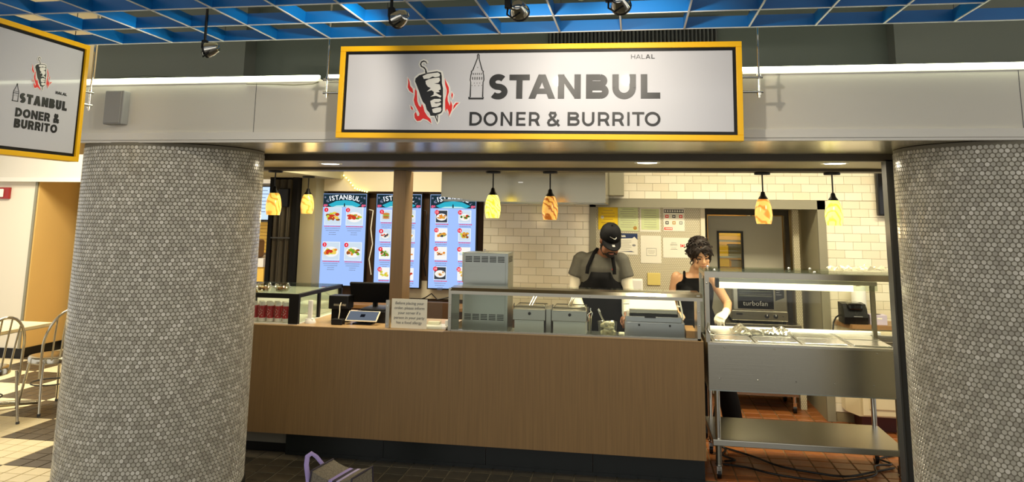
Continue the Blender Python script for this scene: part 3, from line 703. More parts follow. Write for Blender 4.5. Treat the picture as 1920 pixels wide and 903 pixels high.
# ================================================================ track spot lights
def track_light(x, y, z, ztop, aim, label, on=True, cone=105):
    t = thing('track_light', label, 'spot light', (x, y, z), group='black track spot lights')
    MB().cyl((x - 0.045, y, z + 0.03), (x - 0.045, y, ztop), 0.007, 10).build('stem', 'black', t, True)
    MB().bbox(x - 0.058, x - 0.03, y - 0.012, y + 0.012, z + 0.0, z + 0.045, 0.003).build('knuckle', 'black', t)
    d = (Vector(aim) - Vector((x, y, z))).normalized(); c = Vector((x, y, z))
    MB().tube([c - d * 0.035, c - d * 0.03, c - d * 0.005, c + d * 0.025, c + d * 0.028], [0.012, 0.023, 0.034, 0.041, 0.041], 20).build('head', 'chrome', t, True)
    MB().tube([c + d * 0.026, c + d * 0.036], [0.043, 0.043], 20).build('lamp_ring', 'black', t, True)
    pts = [c + Vector((-0.045, 0, 0.01)), c + Vector((-0.045, -0.02, -0.03)), c + Vector((-0.02, -0.045, -0.052)), c + Vector((0.015, -0.05, -0.03))]
    MB().tube(pts, 0.004, 8).build('cable', 'black', t, True)
    if on:
        MB().tube([c + d * 0.030, c + d * 0.037], [0.026, 0.026], 16).build('bulb', 'downlight', t)
        l = bpy.data.lights.new('track_spot', 'SPOT'); l.energy = on; l.spot_size = R_(cone); l.spot_blend = 0.6; l.color = (1.0, 0.9, 0.74); l.shadow_soft_size = 0.022
        o = bpy.data.objects.new('track_spot', l); COL.objects.link(o); o.location = c + d * 0.05; o.rotation_euler = (-d).to_track_quat('Z', 'Y').to_euler()
    return t
track_light(-2.13, 3.42, 2.575, 3.4, (-3.05, 3.36, 2.33), 'black spot light on a stem near the square hanging sign', 9)
track_light(-1.0, 3.03, 2.60, 3.4, (-2.3, 4.0, 2.3), 'second track spot from the left, above the doner logo', 26, 84)
track_light(-0.47, 2.97, 2.605, 3.4, (-0.45, 3.8, 2.35), 'third track spot from the left, above the middle of the sign', 18)
track_light(-0.05, 2.94, 2.61, 3.4, (0.1, 3.8, 2.35), 'rightmost track spot, above the right part of the sign', 20)
# speaker on the fascia
sp = thing('wall_speaker', 'grey box speaker on the fascia between the two signs', 'speaker', (-3.06, YF, 2.26))
MB().bbox(-3.13, -3.005, YF - 0.06, YF, 2.255, 2.458, 0.006).build('box', 'speaker_grey', sp); MB().bbox(-3.125, -3.02, YF - 0.064, YF - 0.058, 2.262, 2.452, 0.002).build('grille', 'speaker_grey', sp)
cb = MB().tube([(-3.35, YF + 0.06, 2.52), (-3.2, YF + 0.09, 2.56), (-3.0, YF + 0.1, 2.57), (-2.8, YF + 0.09, 2.56), (-2.65, YF + 0.05, 2.53)], 0.006, 8).build('loose_cable', 'kick', smooth=True)
tag(cb, 'dark cable looped over the strip light above the fascia speaker', 'cable')
# ================================================================ pendant lamps
def shade_mat(name, base, swirl, strength, scale):
    m = bpy.data.materials.new(name); m.use_nodes = True; nt = m.node_tree; b = nt.nodes['Principled BSDF']
    tc = nt.nodes.new('ShaderNodeTexCoord'); wv = nt.nodes.new('ShaderNodeTexWave'); wv.inputs['Scale'].default_value = scale; wv.inputs['Distortion'].default_value = 9; wv.inputs['Detail'].default_value = 2; wv.inputs['Detail Scale'].default_value = 1.2
    wv.bands_direction = 'DIAGONAL'
    rp = nt.nodes.new('ShaderNodeValToRGB'); rp.color_ramp.elements[0].color = (*lin(swirl), 1); rp.color_ramp.elements[1].color = (*lin(base), 1); rp.color_ramp.elements[0].position = 0.05; rp.color_ramp.elements[1].position = 0.45
    nt.links.new(tc.outputs['Object'], wv.inputs['Vector']); nt.links.new(wv.outputs['Fac'], rp.inputs[0]); nt.links.new(rp.outputs[0], b.inputs['Base Color']); nt.links.new(rp.outputs[0], b.inputs['Emission Color'])
    b.inputs['Emission Strength'].default_value = strength; b.inputs['Roughness'].default_value = 0.2; MATS[name] = m
shade_mat('shade_amber', (252, 214, 100), (222, 156, 52), 0.7, 7)
shade_mat('shade_amber_b', (250, 208, 104), (224, 160, 62), 0.6, 8)
shade_mat('shade_bright', (252, 246, 128), (246, 214, 60), 0.95, 14)
shade_mat('shade_swirl', (238, 178, 84), (168, 92, 28), 0.55, 10)
shade_mat('shade_pink', (246, 190, 98), (226, 140, 58), 0.72, 7)
shade_mat('shade_lemon', (240, 252, 124), (214, 226, 70), 1.0, 8)
def pendant(x, y, zt, drop, m, label, pw):
    t = thing('pendant_lamp', label, 'lamp', (x, y, zt), group='pendant lamps over the counter')
    MB().lathe([(0.0, 0.0), (0.056, 0.0), (0.058, -0.006), (0.056, -0.016), (0.0, -0.018)], (x, y, zt), 24).build('canopy', 'black', t, True)
    zs = zt - drop
    MB().cyl((x, y, zt - 0.015), (x, y, zs + 0.03), 0.0055, 10).build('stem', 'black', t, True)
    MB().lathe([(0.008, 0.05), (0.014, 0.045), (0.02, 0.02), (0.032, 0.004), (0.036, -0.006), (0.0, -0.006)], (x, y, zs), 20).build('socket_cap', 'black', t, True)
    MB().lathe([(0.033, -0.002), (0.044, -0.02), (0.055, -0.055), (0.061, -0.095), (0.062, -0.12), (0.058, -0.155), (0.051, -0.185), (0.048, -0.185), (0.055, -0.155), (0.058, -0.12), (0.051, -0.055), (0.030, -0.006)], (x, y, zs), 28, closed=True).build('shade', m, t, True)
    MB().sphere((x, y, zs - 0.09), 0.026).build('bulb', 'downlight', t, True)
    l = bpy.data.lights.new('pendant_light', 'POINT'); l.energy = pw; l.color = (1.0, 0.72, 0.36); l.shadow_soft_size = 0.05
    o = bpy.data.objects.new('pendant_light', l); COL.objects.link(o); o.location = (x, y, zs - 0.21)
PY = 5.75
pendant(-2.925, PY, 2.09, 0.178, 'shade_amber', 'swirled amber pendant lamp nearest the left pillar', 2.5)
pendant(-3.03, 6.62, 2.09, 0.165, 'shade_amber_b', 'amber pendant lamp hanging in front of the olive wall', 2.0)
pendant(-1.095, PY, 2.09, 0.178, 'shade_bright', 'pale yellow pendant lamp in front of the extractor hood', 2.5)
pendant(-0.645, PY, 2.09, 0.185, 'shade_swirl', 'brown and gold swirled pendant lamp above the two fryers', 2.0)
pendant(0.935, PY, 2.088, 0.19, 'shade_pink', 'orange marbled pendant lamp above the left half of the steam table', 2.0)
pendant(1.425, PY, 2.088, 0.195, 'shade_lemon', 'lemon yellow pendant lamp nearest the right pillar', 2.5)

# ================================================================ extractor hood, television, duct box
hd = thing('extractor_hood', 'stainless steel extractor hood hanging in front of the tiled wall', 'hood', (-1.0, 6.2, 1.86))
hf = MB(); hf.poly([(-1.63, 1.90), (-1.28, 1.865), (-0.237, 1.862), (-0.237, 2.6), (-1.63, 2.6)], 0.012, 6.212); hf.build('front_panel', 'hood_steel', hd)
MB().box(-0.249, -0.237, 6.212, 7.23, 1.862, 2.6).build('side_panel', 'steel', hd); MB().box(-1.63, -1.618, 6.212, 7.1, 1.90, 2.6).build('side_panel', 'steel', hd)
MB().box(-1.62, -0.249, 6.212, 6.26, 1.862, 1.88).box(-1.3, -0.249, 7.1, 7.23, 1.862, 1.88).build('lip', 'steel_grey', hd)
for k in range(5): MB().box(-1.55 + k * 0.26, -1.31 + k * 0.26, 6.3, 7.1, 1.93, 1.95).build('filter', 'steel_grey', hd)
MB().box(-0.965, -0.925, 6.198, 6.201, 2.02, 2.03).build('badge', 'chrome', hd)
tag(MB().bbox(-0.236, -0.10, 7.0, 7.24, 1.945, 2.6, 0.004).build('duct_box', 'grey_trim'), 'pale grey duct box beside the extractor hood', 'duct')
tv = thing('television', 'black wall television at the top right of the tiled wall', 'television', (2.45, 7.2, 1.79))
MB().bbox(2.155, 2.95, 7.17, 7.225, 1.79, 2.19, 0.006).build('case', 'black', tv); MB().box(2.17, 2.935, 7.167, 7.171, 1.805, 2.175).build('screen', 'black_gloss', tv)
emis('tv_text', (225, 225, 225), 1.0)
for z, a in ((1.868, 0.06), (1.856, 0.065)): MB().box(2.22, 2.22 + a, 7.164, 7.168, z, z + 0.006).build('screen_caption', 'tv_text', tv)

# ================================================================ menu screens
emis('scr_blue', (160, 190, 246), 1.0); emis('scr_blue_b', (166, 196, 248), 1.0); emis('scr_white', (236, 240, 246), 1.05); emis('scr_red', (236, 40, 60), 0.95); emis('scr_dark', (34, 56, 66), 0.8)
emis('scr_teal', (52, 176, 200), 0.95); emis('scr_foam', (190, 230, 232), 1.0); emis('scr_pink', (226, 96, 130), 0.9); emis('scr_grey', (120, 128, 156), 0.9); emis('scr_sand', (206, 178, 140), 0.9)
FOODC = {'brown': (150, 84, 40), 'green': (120, 168, 50), 'lime': (196, 210, 70), 'orange': (226, 140, 50), 'yellow': (238, 206, 90), 'cream': (240, 230, 206), 'redf': (200, 60, 40), 'slate': (60, 66, 74), 'plate': (246, 244, 240), 'pale': (206, 222, 236), 'leaf': (60, 110, 40), 'gold': (222, 164, 66), 'bun': (204, 138, 66)}
for k, c in FOODC.items(): emis('f_' + k, c, 0.95)
DISH = {  # background, plate radius, food colours
    1: ('pale', 0.0, ['brown', 'brown', 'brown', 'yellow', 'lime', 'redf']), 2: ('pale', 1.0, ['gold', 'lime', 'orange', 'green', 'redf']), 3: ('pale', 1.0, ['green', 'lime', 'yellow', 'orange', 'redf']),
    4: ('pale', 1.0, ['brown', 'lime', 'brown', 'orange', 'green']), 5: ('pale', 0.0, ['bun', 'green', 'brown', 'bun']), 6: ('pale', 1.0, ['gold', 'orange', 'green']), 7: ('pale', 1.0, ['orange', 'lime', 'cream']), 8: ('pale', 0.9, ['cream', 'cream', 'redf', 'slate']),
    9: ('plate', 0.0, ['leaf', 'green', 'cream', 'redf', 'leaf', 'green']), 10: ('plate', 0.0, ['yellow', 'gold', 'yellow', 'lime']), 11: ('plate', 0.8, ['redf', 'cream', 'redf']), 12: ('plate', 1.0, ['orange', 'green']),
    13: ('slate', 1.0, ['bun', 'gold', 'orange']), 14: ('pale', 1.0, ['lime', 'cream', 'redf', 'leaf']), 15: ('plate', 0.9, ['lime', 'slate', 'gold', 'orange']), 16: ('pale', 0.0, ['gold', 'orange', 'lime', 'brown', 'gold']),
    17: ('plate', 0.9, ['cream', 'cream', 'brown', 'orange']), 18: ('plate', 0.9, ['cream', 'green', 'pale']), 19: ('slate', 1.0, ['cream', 'cream', 'bun']), 20: ('plate', 0.0, ['gold', 'yellow', 'gold'])}
def menu_screen(x0, label, cols, rows, nums, ph, ys, xs):
    W, H, D = 0.487, 0.925, 0.05; t = thing('menu_screen', label, 'screen', (x0, 7.19, 1.03), group='menu screens on the left wall')
    MB().bbox(0, W, 0.0, D, 0, H, 0.004).build('bezel', 'black', t, world=False)
    MB().box(W / 2 - .1, W / 2 + .1, D, 0.12, .3, .6).build('wall_mount', 'charcoal', t, world=False)
    pa = MB().rect(0.012, W - 0.012, 0.012, H - 0.012, 0.001, 0.0).build('display', 'scr_blue', t, world=False)
    hb = MB().rect(0.016, W - 0.016, H - 0.145, H - 0.016, 0.001, -0.001).build('banner', 'scr_dark', t, world=False)
    MB().poly([(0.11, H - 0.143), (W - 0.11, H - 0.143), (W - 0.07, H - 0.122), (W / 2 + .09, H - 0.085), (W / 2, H - 0.075), (W / 2 - .09, H - 0.085), (0.07, H - 0.122)], 0.0008, -0.002).build('sea', 'scr_teal', hb, world=False)
    fm = MB(); fm.poly([(0.12, H - 0.143), (W - 0.12, H - 0.143), (W - 0.16, H - 0.13), (W / 2, H - 0.127), (0.16, H - 0.13)], 0.0006, -0.0028); fm.build('shore', 'scr_foam', hb, world=False)
    tw = MB(); tw.poly([(W / 2 - .008, H - 0.14), (W / 2 + .008, H - 0.14), (W / 2 + .006, H - .115), (W / 2, H - .1), (W / 2 - .006, H - .115)], 0.0006, -0.0032); tw.build('tower', 'scr_dark', hb, world=False)
    orn = MB(); rr = random.Random(2)
    for sx in (0.06, W - 0.06):
        for a in range(7): orn.disc(sx + rr.uniform(-.03, .03), H - 0.07 + rr.uniform(-.045, .035), rr.uniform(.004, .012), 0.0006, -0.002, 8)
    o = orn.build('ornaments', 'scr_grey', hb, world=False); o['kind'] = 'stuff'
    for sx in (0.035, W - 0.05): MB().disc(sx, H - 0.13, 0.014, 0.0006, -0.0026, 10).disc(sx + .02, H - 0.127, 0.01, 0.0006, -0.0026, 10).build('flower', 'scr_pink', hb, world=False)['kind'] = 'stuff'
    # arched name
    L = 'ISTANBUL'; pos = [0.094, 0.124, 0.162, 0.205, 0.251, 0.298, 0.342, 0.380]
    for c, px in zip(L, pos):
        u = (px - 0.235) / 0.14
        inst('letter', text_mesh(c, 0.066, 'scr_white', 0.0004, offset=0.0014), hb, (px, -0.0032, H - 0.083 + 0.014 * (1 - u * u)), (PI / 2, 0.28 * u, 0))
    i = 0
    for zr in ys:
        for xc in xs:
            if i >= len(nums): break
            n = nums[i]; i += 1; bgc, pl, foods = DISH[n]
            pc = MB().rect(xc - ph / 2 - 0.005, xc + ph / 2 + 0.005, zr - ph / 2 - 0.005, zr + ph / 2 + 0.005, 0.0006, -0.001).build('picture', 'scr_white', t, world=False)
            MB().rect(xc - ph / 2, xc + ph / 2, zr - ph / 2, zr + ph / 2, 0.0005, -0.0016).build('picture_ground', 'f_' + bgc, pc, world=False)
            if pl: MB().disc(xc, zr - ph * .05, ph * .46 * pl, 0.0004, -0.0021, 20, ph * .30 * pl).build('plate', 'f_plate', pc, world=False)
            rr = random.Random(n * 7)
            if n == 5:
                for dz, c, hh in ((.16, 'bun', .13), (.03, 'green', .05), (-.04, 'yellow', .04), (-.1, 'brown', .06), (-.22, 'bun', .08)): MB().disc(xc, zr + ph * dz, ph * .36, 0.0004, -0.0025, 14, ph * hh).build('dish', 'f_' + c, pc, world=False)
            else:
                for k, c in enumerate(foods):
                    mb = MB()
                    for q in range(5 if not pl else 4):
                        fx_, fz_ = rr.uniform(-.34, .34) * ph, rr.uniform(-.2, .22) * ph * (1.0 if not pl else .6) - ph * .03; mb.disc(xc + fx_, zr + fz_, ph * rr.uniform(.07, .15), 0.0003, -0.0025 - 0.0002 * k - 0.00004 * q, 9, ph * rr.uniform(.05, .11))
                    o = mb.build('dish', 'f_' + c, pc, world=False); o['kind'] = 'stuff'
            bx, bz, br = xc - ph * .42, zr + ph * .36, 0.022 if ph > .1 else 0.019
            MB().disc(bx, bz, br, 0.0006, -0.0042, 18).build('badge', 'scr_red', pc, world=False)
            text('number', str(n), br * 1.45, 'scr_white', pc, (bx, -0.0052, bz - br * .5), extrude=0.0002)
            mb = MB(); zz = zr - ph / 2 - 0.018; x = xc - ph * .5
            while x < xc + ph * .5: wl = rr.uniform(.006, .016); mb.rect(x, x + wl, zz - 0.004, zz + 0.004, 0.0004, -0.001); x += wl + 0.0035
            o = mb.build('caption_red', 'scr_red', pc, world=False); o['kind'] = 'stuff'
            mb = MB()
            for q in range(1 if ph < .1 else 4):
                zz -= 0.02; hw = ph * (.45, .40, .18, .2)[q] * (1 if ph > .1 else .5); x = xc - hw
                while x < xc + hw: wl = rr.uniform(.004, .012); mb.rect(x, x + wl, zz - 0.003, zz + 0.003, 0.0004, -0.001); x += wl + 0.004
            o = mb.build('caption_grey', 'scr_grey', pc, world=False); o['kind'] = 'stuff'
    return t
menu_screen(-3.135, 'leftmost menu screen, four big dishes', 2, 2, [1, 2, 3, 4], 0.17, [0.69, 0.345], [0.125, 0.355])
menu_screen(-2.565, 'middle menu screen, partly hidden by the brown wooden post', 2, 4, [5, 6, 8, 7, 9, 12, 10, 11], 0.105, [0.70, 0.51, 0.335, 0.14], [0.115, 0.36])
menu_screen(-2.01, 'rightmost menu screen, behind the steel broiler', 2, 4, [13, 14, 15, 16, 17, 18, 19, 20], 0.115, [0.70, 0.525, 0.345, 0.155], [0.13, 0.365])
MS = [o for o in bpy.data.objects if o.name.startswith('menu_screen')]; MS.sort(key=lambda o: o.location.x)
for k, x in enumerate((-2.605, -2.045)):
    MB().tube([(x - 0.1, 7.245, 1.80), (x, 7.24, 1.78), (x - 0.01, 7.22, 1.6), (x + 0.015, 7.22, 1.45), (x - 0.015, 7.22, 1.3), (x + 0.01, 7.23, 1.15)], 0.006, 8).build('cable', ('white', 'black')[k], MS[k], True)
MB().tube([(-1.72, 7.2, 1.04), (-1.72, 7.2, 0.99), (-1.80, 7.19, 0.955), (-1.90, 7.19, 0.935), (-1.96, 7.19, 0.99), (-2.02, 7.19, 0.95), (-2.1, 7.19, 0.92), (-2.15, 7.2, 0.925)], 0.006, 8).build('cable', 'black', MS[2], True)
rl = thing('rope_light', 'glowing rope light draped over the cream wall above the menu screens', 'light', (-2.98, 7.16, 2.18))
pts = [Vector((-2.99, 7.17, 2.22)), Vector((-2.93, 7.16, 2.15)), Vector((-2.85, 7.16, 2.08)), Vector((-2.78, 7.16, 2.0)), Vector((-2.70, 7.16, 1.975)), Vector((-2.63, 7.17, 1.96))]
MB().tube(pts, 0.005, 8).build('cord', 'plastic_clear', rl, True)
for i in range(len(pts) - 1):
    for q in range(3): MB().sphere(pts[i].lerp(pts[i + 1], q / 3), 0.008, n=8, m=6).build('bulb', 'rope', rl)
# ================================================================ serving counter
CT = 0.92
sc = thing('serving_counter', 'long brown wood laminate serving counter on a dark plinth', 'counter', (-1.4, 5.37, 0))
CTW = 0.872
MB().box(-3.4, 0.448, 5.37, 5.39, 0.16, CT - 0.004).build('front_panel', 'laminate', sc)
MB().box(0.43, 0.448, 5.39, 5.98, 0.16, CT - 0.004).build('end_panel', 'laminate', sc)
MB().box(-3.4, 0.43, 5.90, 5.98, 0.16, CTW - 0.022).build('back_panel', 'laminate', sc)
MB().box(-3.4, -1.37, 5.369, 6.0, CT - 0.004, CT).box(-3.4, -2.3, 6.0, 6.36, CT - 0.022, CT).box(-1.372, -1.37, 5.40, 6.0, CTW, CT).build('worktop', 'laminate_top', sc)
MB().box(-1.37, 0.449, 5.369, 5.435, CT - 0.004, CT).box(0.43, 0.449, 5.435, 5.98, CT - 0.004, CT).build('counter_cap', 'laminate', sc)
MB().box(-1.37, 0.43, 5.39, 6.0, CTW - 0.02, CTW).build('work_shelf', 'steel_grey', sc)
for k in range(4): MB().box(-2.555 + k * 0.75, -2.555 + k * 0.75 + 0.747, 5.44, 5.46, 0.0, 0.16).build('plinth_panel', 'kick', sc)
MB().box(-2.553, 0.44, 5.434, 5.44, 0.0, 0.022).build('plinth_trim', 'kick', sc)
MB().box(-3.4, -2.56, 5.49, 5.51, 0.06, 0.16).build('recessed_base', 'kick_grey', sc); MB().box(-3.4, -2.56, 5.485, 5.51, 0.0, 0.06).build('recessed_kick', 'black', sc)
MB().box(-3.38, -2.3, 6.3, 6.32, 0, CT - 0.03).build('return_panel', 'laminate', sc)
# brown wooden post standing on the counter
MB().bbox(-1.893, -1.79, 5.70, 5.90, CT, 2.09, 0.002).build('wood_post', 'post_wood')
tag(bpy.data.objects['wood_post'], 'square brown wooden post rising from the counter to the ceiling', 'post')

# ---- glass display case
dc = thing('display_case', 'black framed glass display case on the left end of the counter', 'display case', (-2.9, 5.42, CT))
X0, X1, Y0, Y1, Z1 = -3.3, -2.505, 5.42, 6.28, 1.142
for (x, y, wx, wy) in ((X1, Y0, .08, .03), (X1, Y1, .03, .03), (X0, Y0, .03, .03), (X0, Y1, .03, .03)):
    xa, xb = (x - wx, x) if x == X1 else (x, x + wx); ya, yb = (y, y + wy) if y == Y0 else (y - wy, y)
    MB().bbox(xa, xb, ya, yb, CT, Z1 - 0.03, 0.002).build('post', 'black', dc)
MB().bbox(X0, X1, Y0, Y0 + .03, Z1 - .034, Z1, 0.002).build('front_rail', 'black', dc); MB().bbox(X1 - .03, X1, Y0 + .03, Y1, Z1 - .028, Z1, 0.002).build('side_rail', 'black', dc)
MB().bbox(X0, X1, Y1 - .03, Y1, Z1 - .028, Z1, 0.002).build('back_rail', 'black', dc); MB().box(X1 - .022, X1 - 0.002, 5.80, 5.83, CT + .006, Z1 - .028).build('middle_post', 'black', dc)
MB().box(X0, X1, Y0, Y1, CT, CT + .006).build('floor_plate', 'white', dc)
MB().box(X0 + .03, X1 - .08, Y0 + .012, Y0 + .016, CT + .006, Z1 - .034).build('front_pane', 'glass', dc); MB().box(X1 - .014, X1 - .010, Y0 + .03, Y1 - .03, CT + .006, Z1 - .028).build('side_pane', 'glass_green', dc)
MB().box(X0 + .02, X1 - .02, Y0 + .02, Y1 - .02, Z1, Z1 + .006).build('top_pane', 'glass_green', dc)
MB().box(X0 + .03, X1 - .03, Y1 - .04, Y1 - .03, CT + .006, Z1 - .028).build('back_sheet', 'white', dc)
tag(MB().bbox(-2.80, -2.56, 5.95, 6.2, CT + .006, CT + .09, 0.01).build('pastry_tray', 'white'), 'white tray at the back of the display case', 'tray')
mat('can_red', (176, 30, 44), 0.3, noise=0.25, nscale=(60, 60, 30))
mat('can_white', (236, 230, 224), 0.35)
can_me = [MB().lathe([(0.020, 0.0), (0.026, 0.006), (0.0265, 0.03)], n=18).mesh('can_base', 'can_white', True), MB().lathe([(0.0268, 0.03), (0.0268, 0.12)], n=18).mesh('label', 'can_red', True), MB().lathe([(0.0265, 0.12), (0.0265, 0.128), (0.0205, 0.142), (0.0205, 0.148), (0.016, 0.145)], n=18).mesh('can_top', 'can_white', True)]
dot = MB()
for a in range(7): dot.disc(0.010 * math.cos(a * 2.4) , 0.045 + 0.008 * a, 0.003, 0.001, -0.0262 + 0.0005 * a * 0, 8)
dot_me = dot.mesh('bubbles', 'can_white')
CW = ['front row, first', 'front row, second', 'front row, third', 'front row, fourth']
n = 0
for row, y in enumerate((5.475, 5.54)):
    for k in range(5):
        x = -2.885 + k * 0.064 + row * 0.02
        if x > -2.615: continue
        c = thing('drink_can', 'red drink can in the display case, %s from the pillar, %s row' % (['first', 'second', 'third', 'fourth', 'fifth'][k], ['front', 'back'][row]), 'can', (x, y, CT + .006), group='red drink cans in the display case')
        for me in can_me: inst(me.name.split('.')[0], me, c, (0, 0, 0.0))
        o = inst('bubbles', dot_me, c, (0, 0, 0)); o['kind'] = 'stuff'
def clamshell(x, y, z, label):
    t = thing('food_box', label, 'food box', (x, y, z), group='clear food boxes on the display case')
    MB().lathe([(0.048, 0.0), (0.062, 0.028), (0.066, 0.03), (0.062, 0.03), (0.05, 0.006)], (x, y, z), 20).build('tray', 'plastic_clear', t, True)
    MB().lathe([(0.066, 0.032), (0.061, 0.036), (0.05, 0.062), (0.02, 0.066), (0.0, 0.066)], (x, y, z), 20).build('lid', 'plastic_clear', t, True)
    mb = MB(); rr = random.Random(int(x * 1000))
    for k in range(9): mb.sphere((x + rr.uniform(-.032, .032), y + rr.uniform(-.032, .032), z + 0.018 + rr.uniform(0, .01)), .016, .016, .013, 8, 6)
    mat('baklava%d' % int(abs(x) * 100), (132, 92, 40), 0.5, noise=0.3, nscale=(60, 60, 60)); o = mb.build('filling', 'baklava%d' % int(abs(x) * 100), t, True); o['kind'] = 'stuff'
clamshell(-2.835, 5.50, Z1 + .006, 'clear clamshell box of brown sweets on the display case, next to the pillar')
clamshell(-2.69, 5.51, Z1 + .006, 'clear clamshell box of brown sweets on the display case, away from the pillar')
# ---- card reader, terminal, register, tablet
wr = thing('scanner_dock', 'white upright scanner dock on the counter beside the display case', 'scanner', (-2.455, 5.53, CT))
MB().lathe([(0.042, 0), (0.042, 0.012), (0.03, 0.03), (0.018, 0.038)], (-2.455, 5.53, CT), 20).build('base', 'white', wr, True); MB().bbox(-2.475, -2.437, 5.515, 5.535, CT + .036, CT + .17, 0.008).build('handle', 'white', wr); MB().bbox(-2.485, -2.425, 5.505, 5.54, CT + .015, CT + .035, 0.004).build('cradle', 'white', wr)
rc = thing('receipt_printer', 'black receipt printer on a stand between scanner and register', 'printer', (-2.25, 5.62, CT))
MB().bbox(-2.345, -2.185, 5.60, 5.72, CT + .10, CT + .20, 0.006).build('body', 'black', rc); MB().bbox(-2.335, -2.195, 5.64, 5.70, CT, CT + .10, 0.004).build('stand', 'black_matt', rc); MB().box(-2.30, -2.2, 5.596, 5.601, CT + .125, CT + .14).build('paper_slot', 'chrome', rc)
pt_ = thing('card_terminal', 'small black card terminal with a pale cable on the counter edge', 'card terminal', (-2.225, 5.51, CT))
MB().bbox(-2.268, -2.182, 5.48, 5.55, CT, CT + .042, 0.006).build('body', 'black', pt_); MB().tube([(-2.225, 5.52, CT + .04), (-2.222, 5.53, CT + .09), (-2.235, 5.56, CT + .13), (-2.24, 5.594, CT + .15)], 0.004, 8).build('cable', 'cream_wall', pt_, True)
cr = thing('cash_register', 'black cash register screen seen from behind, on a cash drawer', 'register', (-2.02, 5.8, CT))
MB().bbox(-2.14, -1.90, 5.66, 5.98, CT, CT + .085, 0.004).build('cash_drawer', 'black', cr); MB().bbox(-2.12, -1.92, 5.70, 5.95, CT + .085, CT + .10, 0.006).build('stand_foot', 'charcoal', cr)
MB().tube([(-2.05, 5.84, CT + .10), (-2.05, 5.83, CT + .17), (-2.05, 5.80, CT + .22)], [.035, .03, .028], 14, ry=[.02, .018, .016]).build('neck', 'black', cr, True)
mo = MB().bbox(-0.165, 0.175, -0.012, 0.012, -0.085, 0.085, 0.006).build('monitor', 'black_matt', cr, world=False); mo.matrix_parent_inverse = Matrix.Identity(4); mo.location = (-0.045, -0.03, 0.215); mo.rotation_euler = (0.42, 0.0, 0.06)
tb = thing('customer_tablet', 'tablet on a black stand facing the customer in front of the cash drawer', 'tablet', (-2.05, 5.56, CT))
MB().bbox(-2.12, -1.97, 5.53, 5.64, CT, CT + .012, 0.004).build('stand_base', 'black', tb); MB().bbox(-2.07, -2.02, 5.575, 5.63, CT + .01, CT + .05, 0.004).build('stand_neck', 'black', tb)
q = MB().bbox(-0.125, 0.125, -0.008, 0.0, -0.055, 0.055, 0.003).build('case', 'cream_wall', tb, world=False); q.matrix_parent_inverse = Matrix.Identity(4); q.location = (-0.0, 0.01, 0.055); q.rotation_euler = (-0.95, 0, 0.0)
emis('tab_screen', (104, 112, 124), 0.9); emis('tab_mark', (30, 32, 40), 0.6)
q2 = MB().box(-0.115, 0.115, -0.0095, -0.0082, -0.047, 0.047).build('screen', 'tab_screen', q, world=False); MB().box(-0.018, 0.018, -0.0102, -0.0094, -0.014, 0.016).build('screen_logo', 'tab_mark', q, world=False)
# ---- allergy notice on a clear guard
gd = thing('counter_guard', 'clear counter guard with a slim steel post beside the wooden post', 'guard', (-1.6, 5.44, CT))
MB().box(-1.825, -1.797, 5.43, 5.47, CT, CT + .20).build('post', 'steel', gd); MB().box(-1.797, -1.40, 5.445, 5.45, CT, CT + .20).build('pane', 'glass', gd)
for z in (.03, .16): MB().cyl((-1.811, 5.43, CT + z), (-1.811, 5.426, CT + z), .006, 10).build('bolt', 'chrome', gd)
nt_ = thing('allergy_notice', 'white paper notice about food allergy taped to the counter guard', 'notice', (-1.645, 5.44, CT))
MB().box(-1.782, -1.512, 5.437, 5.439, CT + .002, CT + .212).build('sheet', 'paper', nt_)
for k, ln in enumerate(['Before placing your', 'order, please inform', 'your server if a', 'person in your party', 'has a food allergy']):
    text('text_line', ln, 0.0285, 'grey_text', nt_, (-0.002, -0.0042, 0.172 - k * 0.0345), extrude=0.0003, shear=0.12, space=0.98)
wt = thing('white_board', 'white serving tray lying beside the allergy notice', 'tray', (-1.45, 5.6, CT))
MB().bbox(-1.545, -1.372, 5.46, 5.62, CT, CT + .018, 0.003).build('tray', 'white', wt); MB().bbox(-1.54, -1.45, 5.56, 5.61, CT + .018, CT + .038, 0.004).build('napkin_stack', 'paper', wt); MB().bbox(-1.40, -1.376, 5.54, 5.56, CT + .018, CT + .055, 0.003).build('clip', 'white', wt)

# ---- sneeze guard over the middle of the counter
sg = thing('sneeze_guard', 'stainless steel and glass sneeze guard along the middle of the counter', 'sneeze guard', (-0.45, 5.42, CT))
for s, x in ((1, -1.345), (-1, 0.435)):
    MB().box(min(x, x + s * 0.022), max(x, x + s * 0.022), 5.405, 5.43, CT, 1.222).build('front_post', 'steel', sg)
    MB().box(min(x + s * 0.018, x + s * 0.022), max(x + s * 0.018, x + s * 0.022), 5.436, 5.66, CTW, 1.19).build('end_panel', 'steel', sg)
    for z in (.10, .19): MB().sphere((x + s * 0.011, 5.404, CT + z), .006, .004, .006, 10, 6).build('bolt', 'chrome', sg)
rail = MB(); prof = [(5.398, 1.182), (5.398, 1.205), (5.415, 1.226), (5.52, 1.232), (5.52, 1.226), (5.42, 1.218), (5.405, 1.182)]
vs_ = [(-1.33, a, b) for a, b in prof] + [(0.452, a, b) for a, b in prof]; k_ = len(prof)
rail.add(vs_, [tuple(range(k_)), tuple(range(2 * k_ - 1, k_ - 1, -1))] + [(i, k_ + i, k_ + (i + 1) % k_, (i + 1) % k_) for i in range(k_)]).build('top_rail', 'steel_x', sg)
for x in (-0.32, 0.09): MB().sphere((x, 5.398, 1.195), .006, .004, .006, 10, 6).build('bolt', 'chrome', sg)
MB().box(-1.32, 0.435, 5.42, 5.424, CT + .012, 1.19).build('front_pane', 'glass', sg); MB().box(-1.32, 0.435, 5.52, 5.66, 1.226, 1.231).build('top_pane', 'glass', sg)
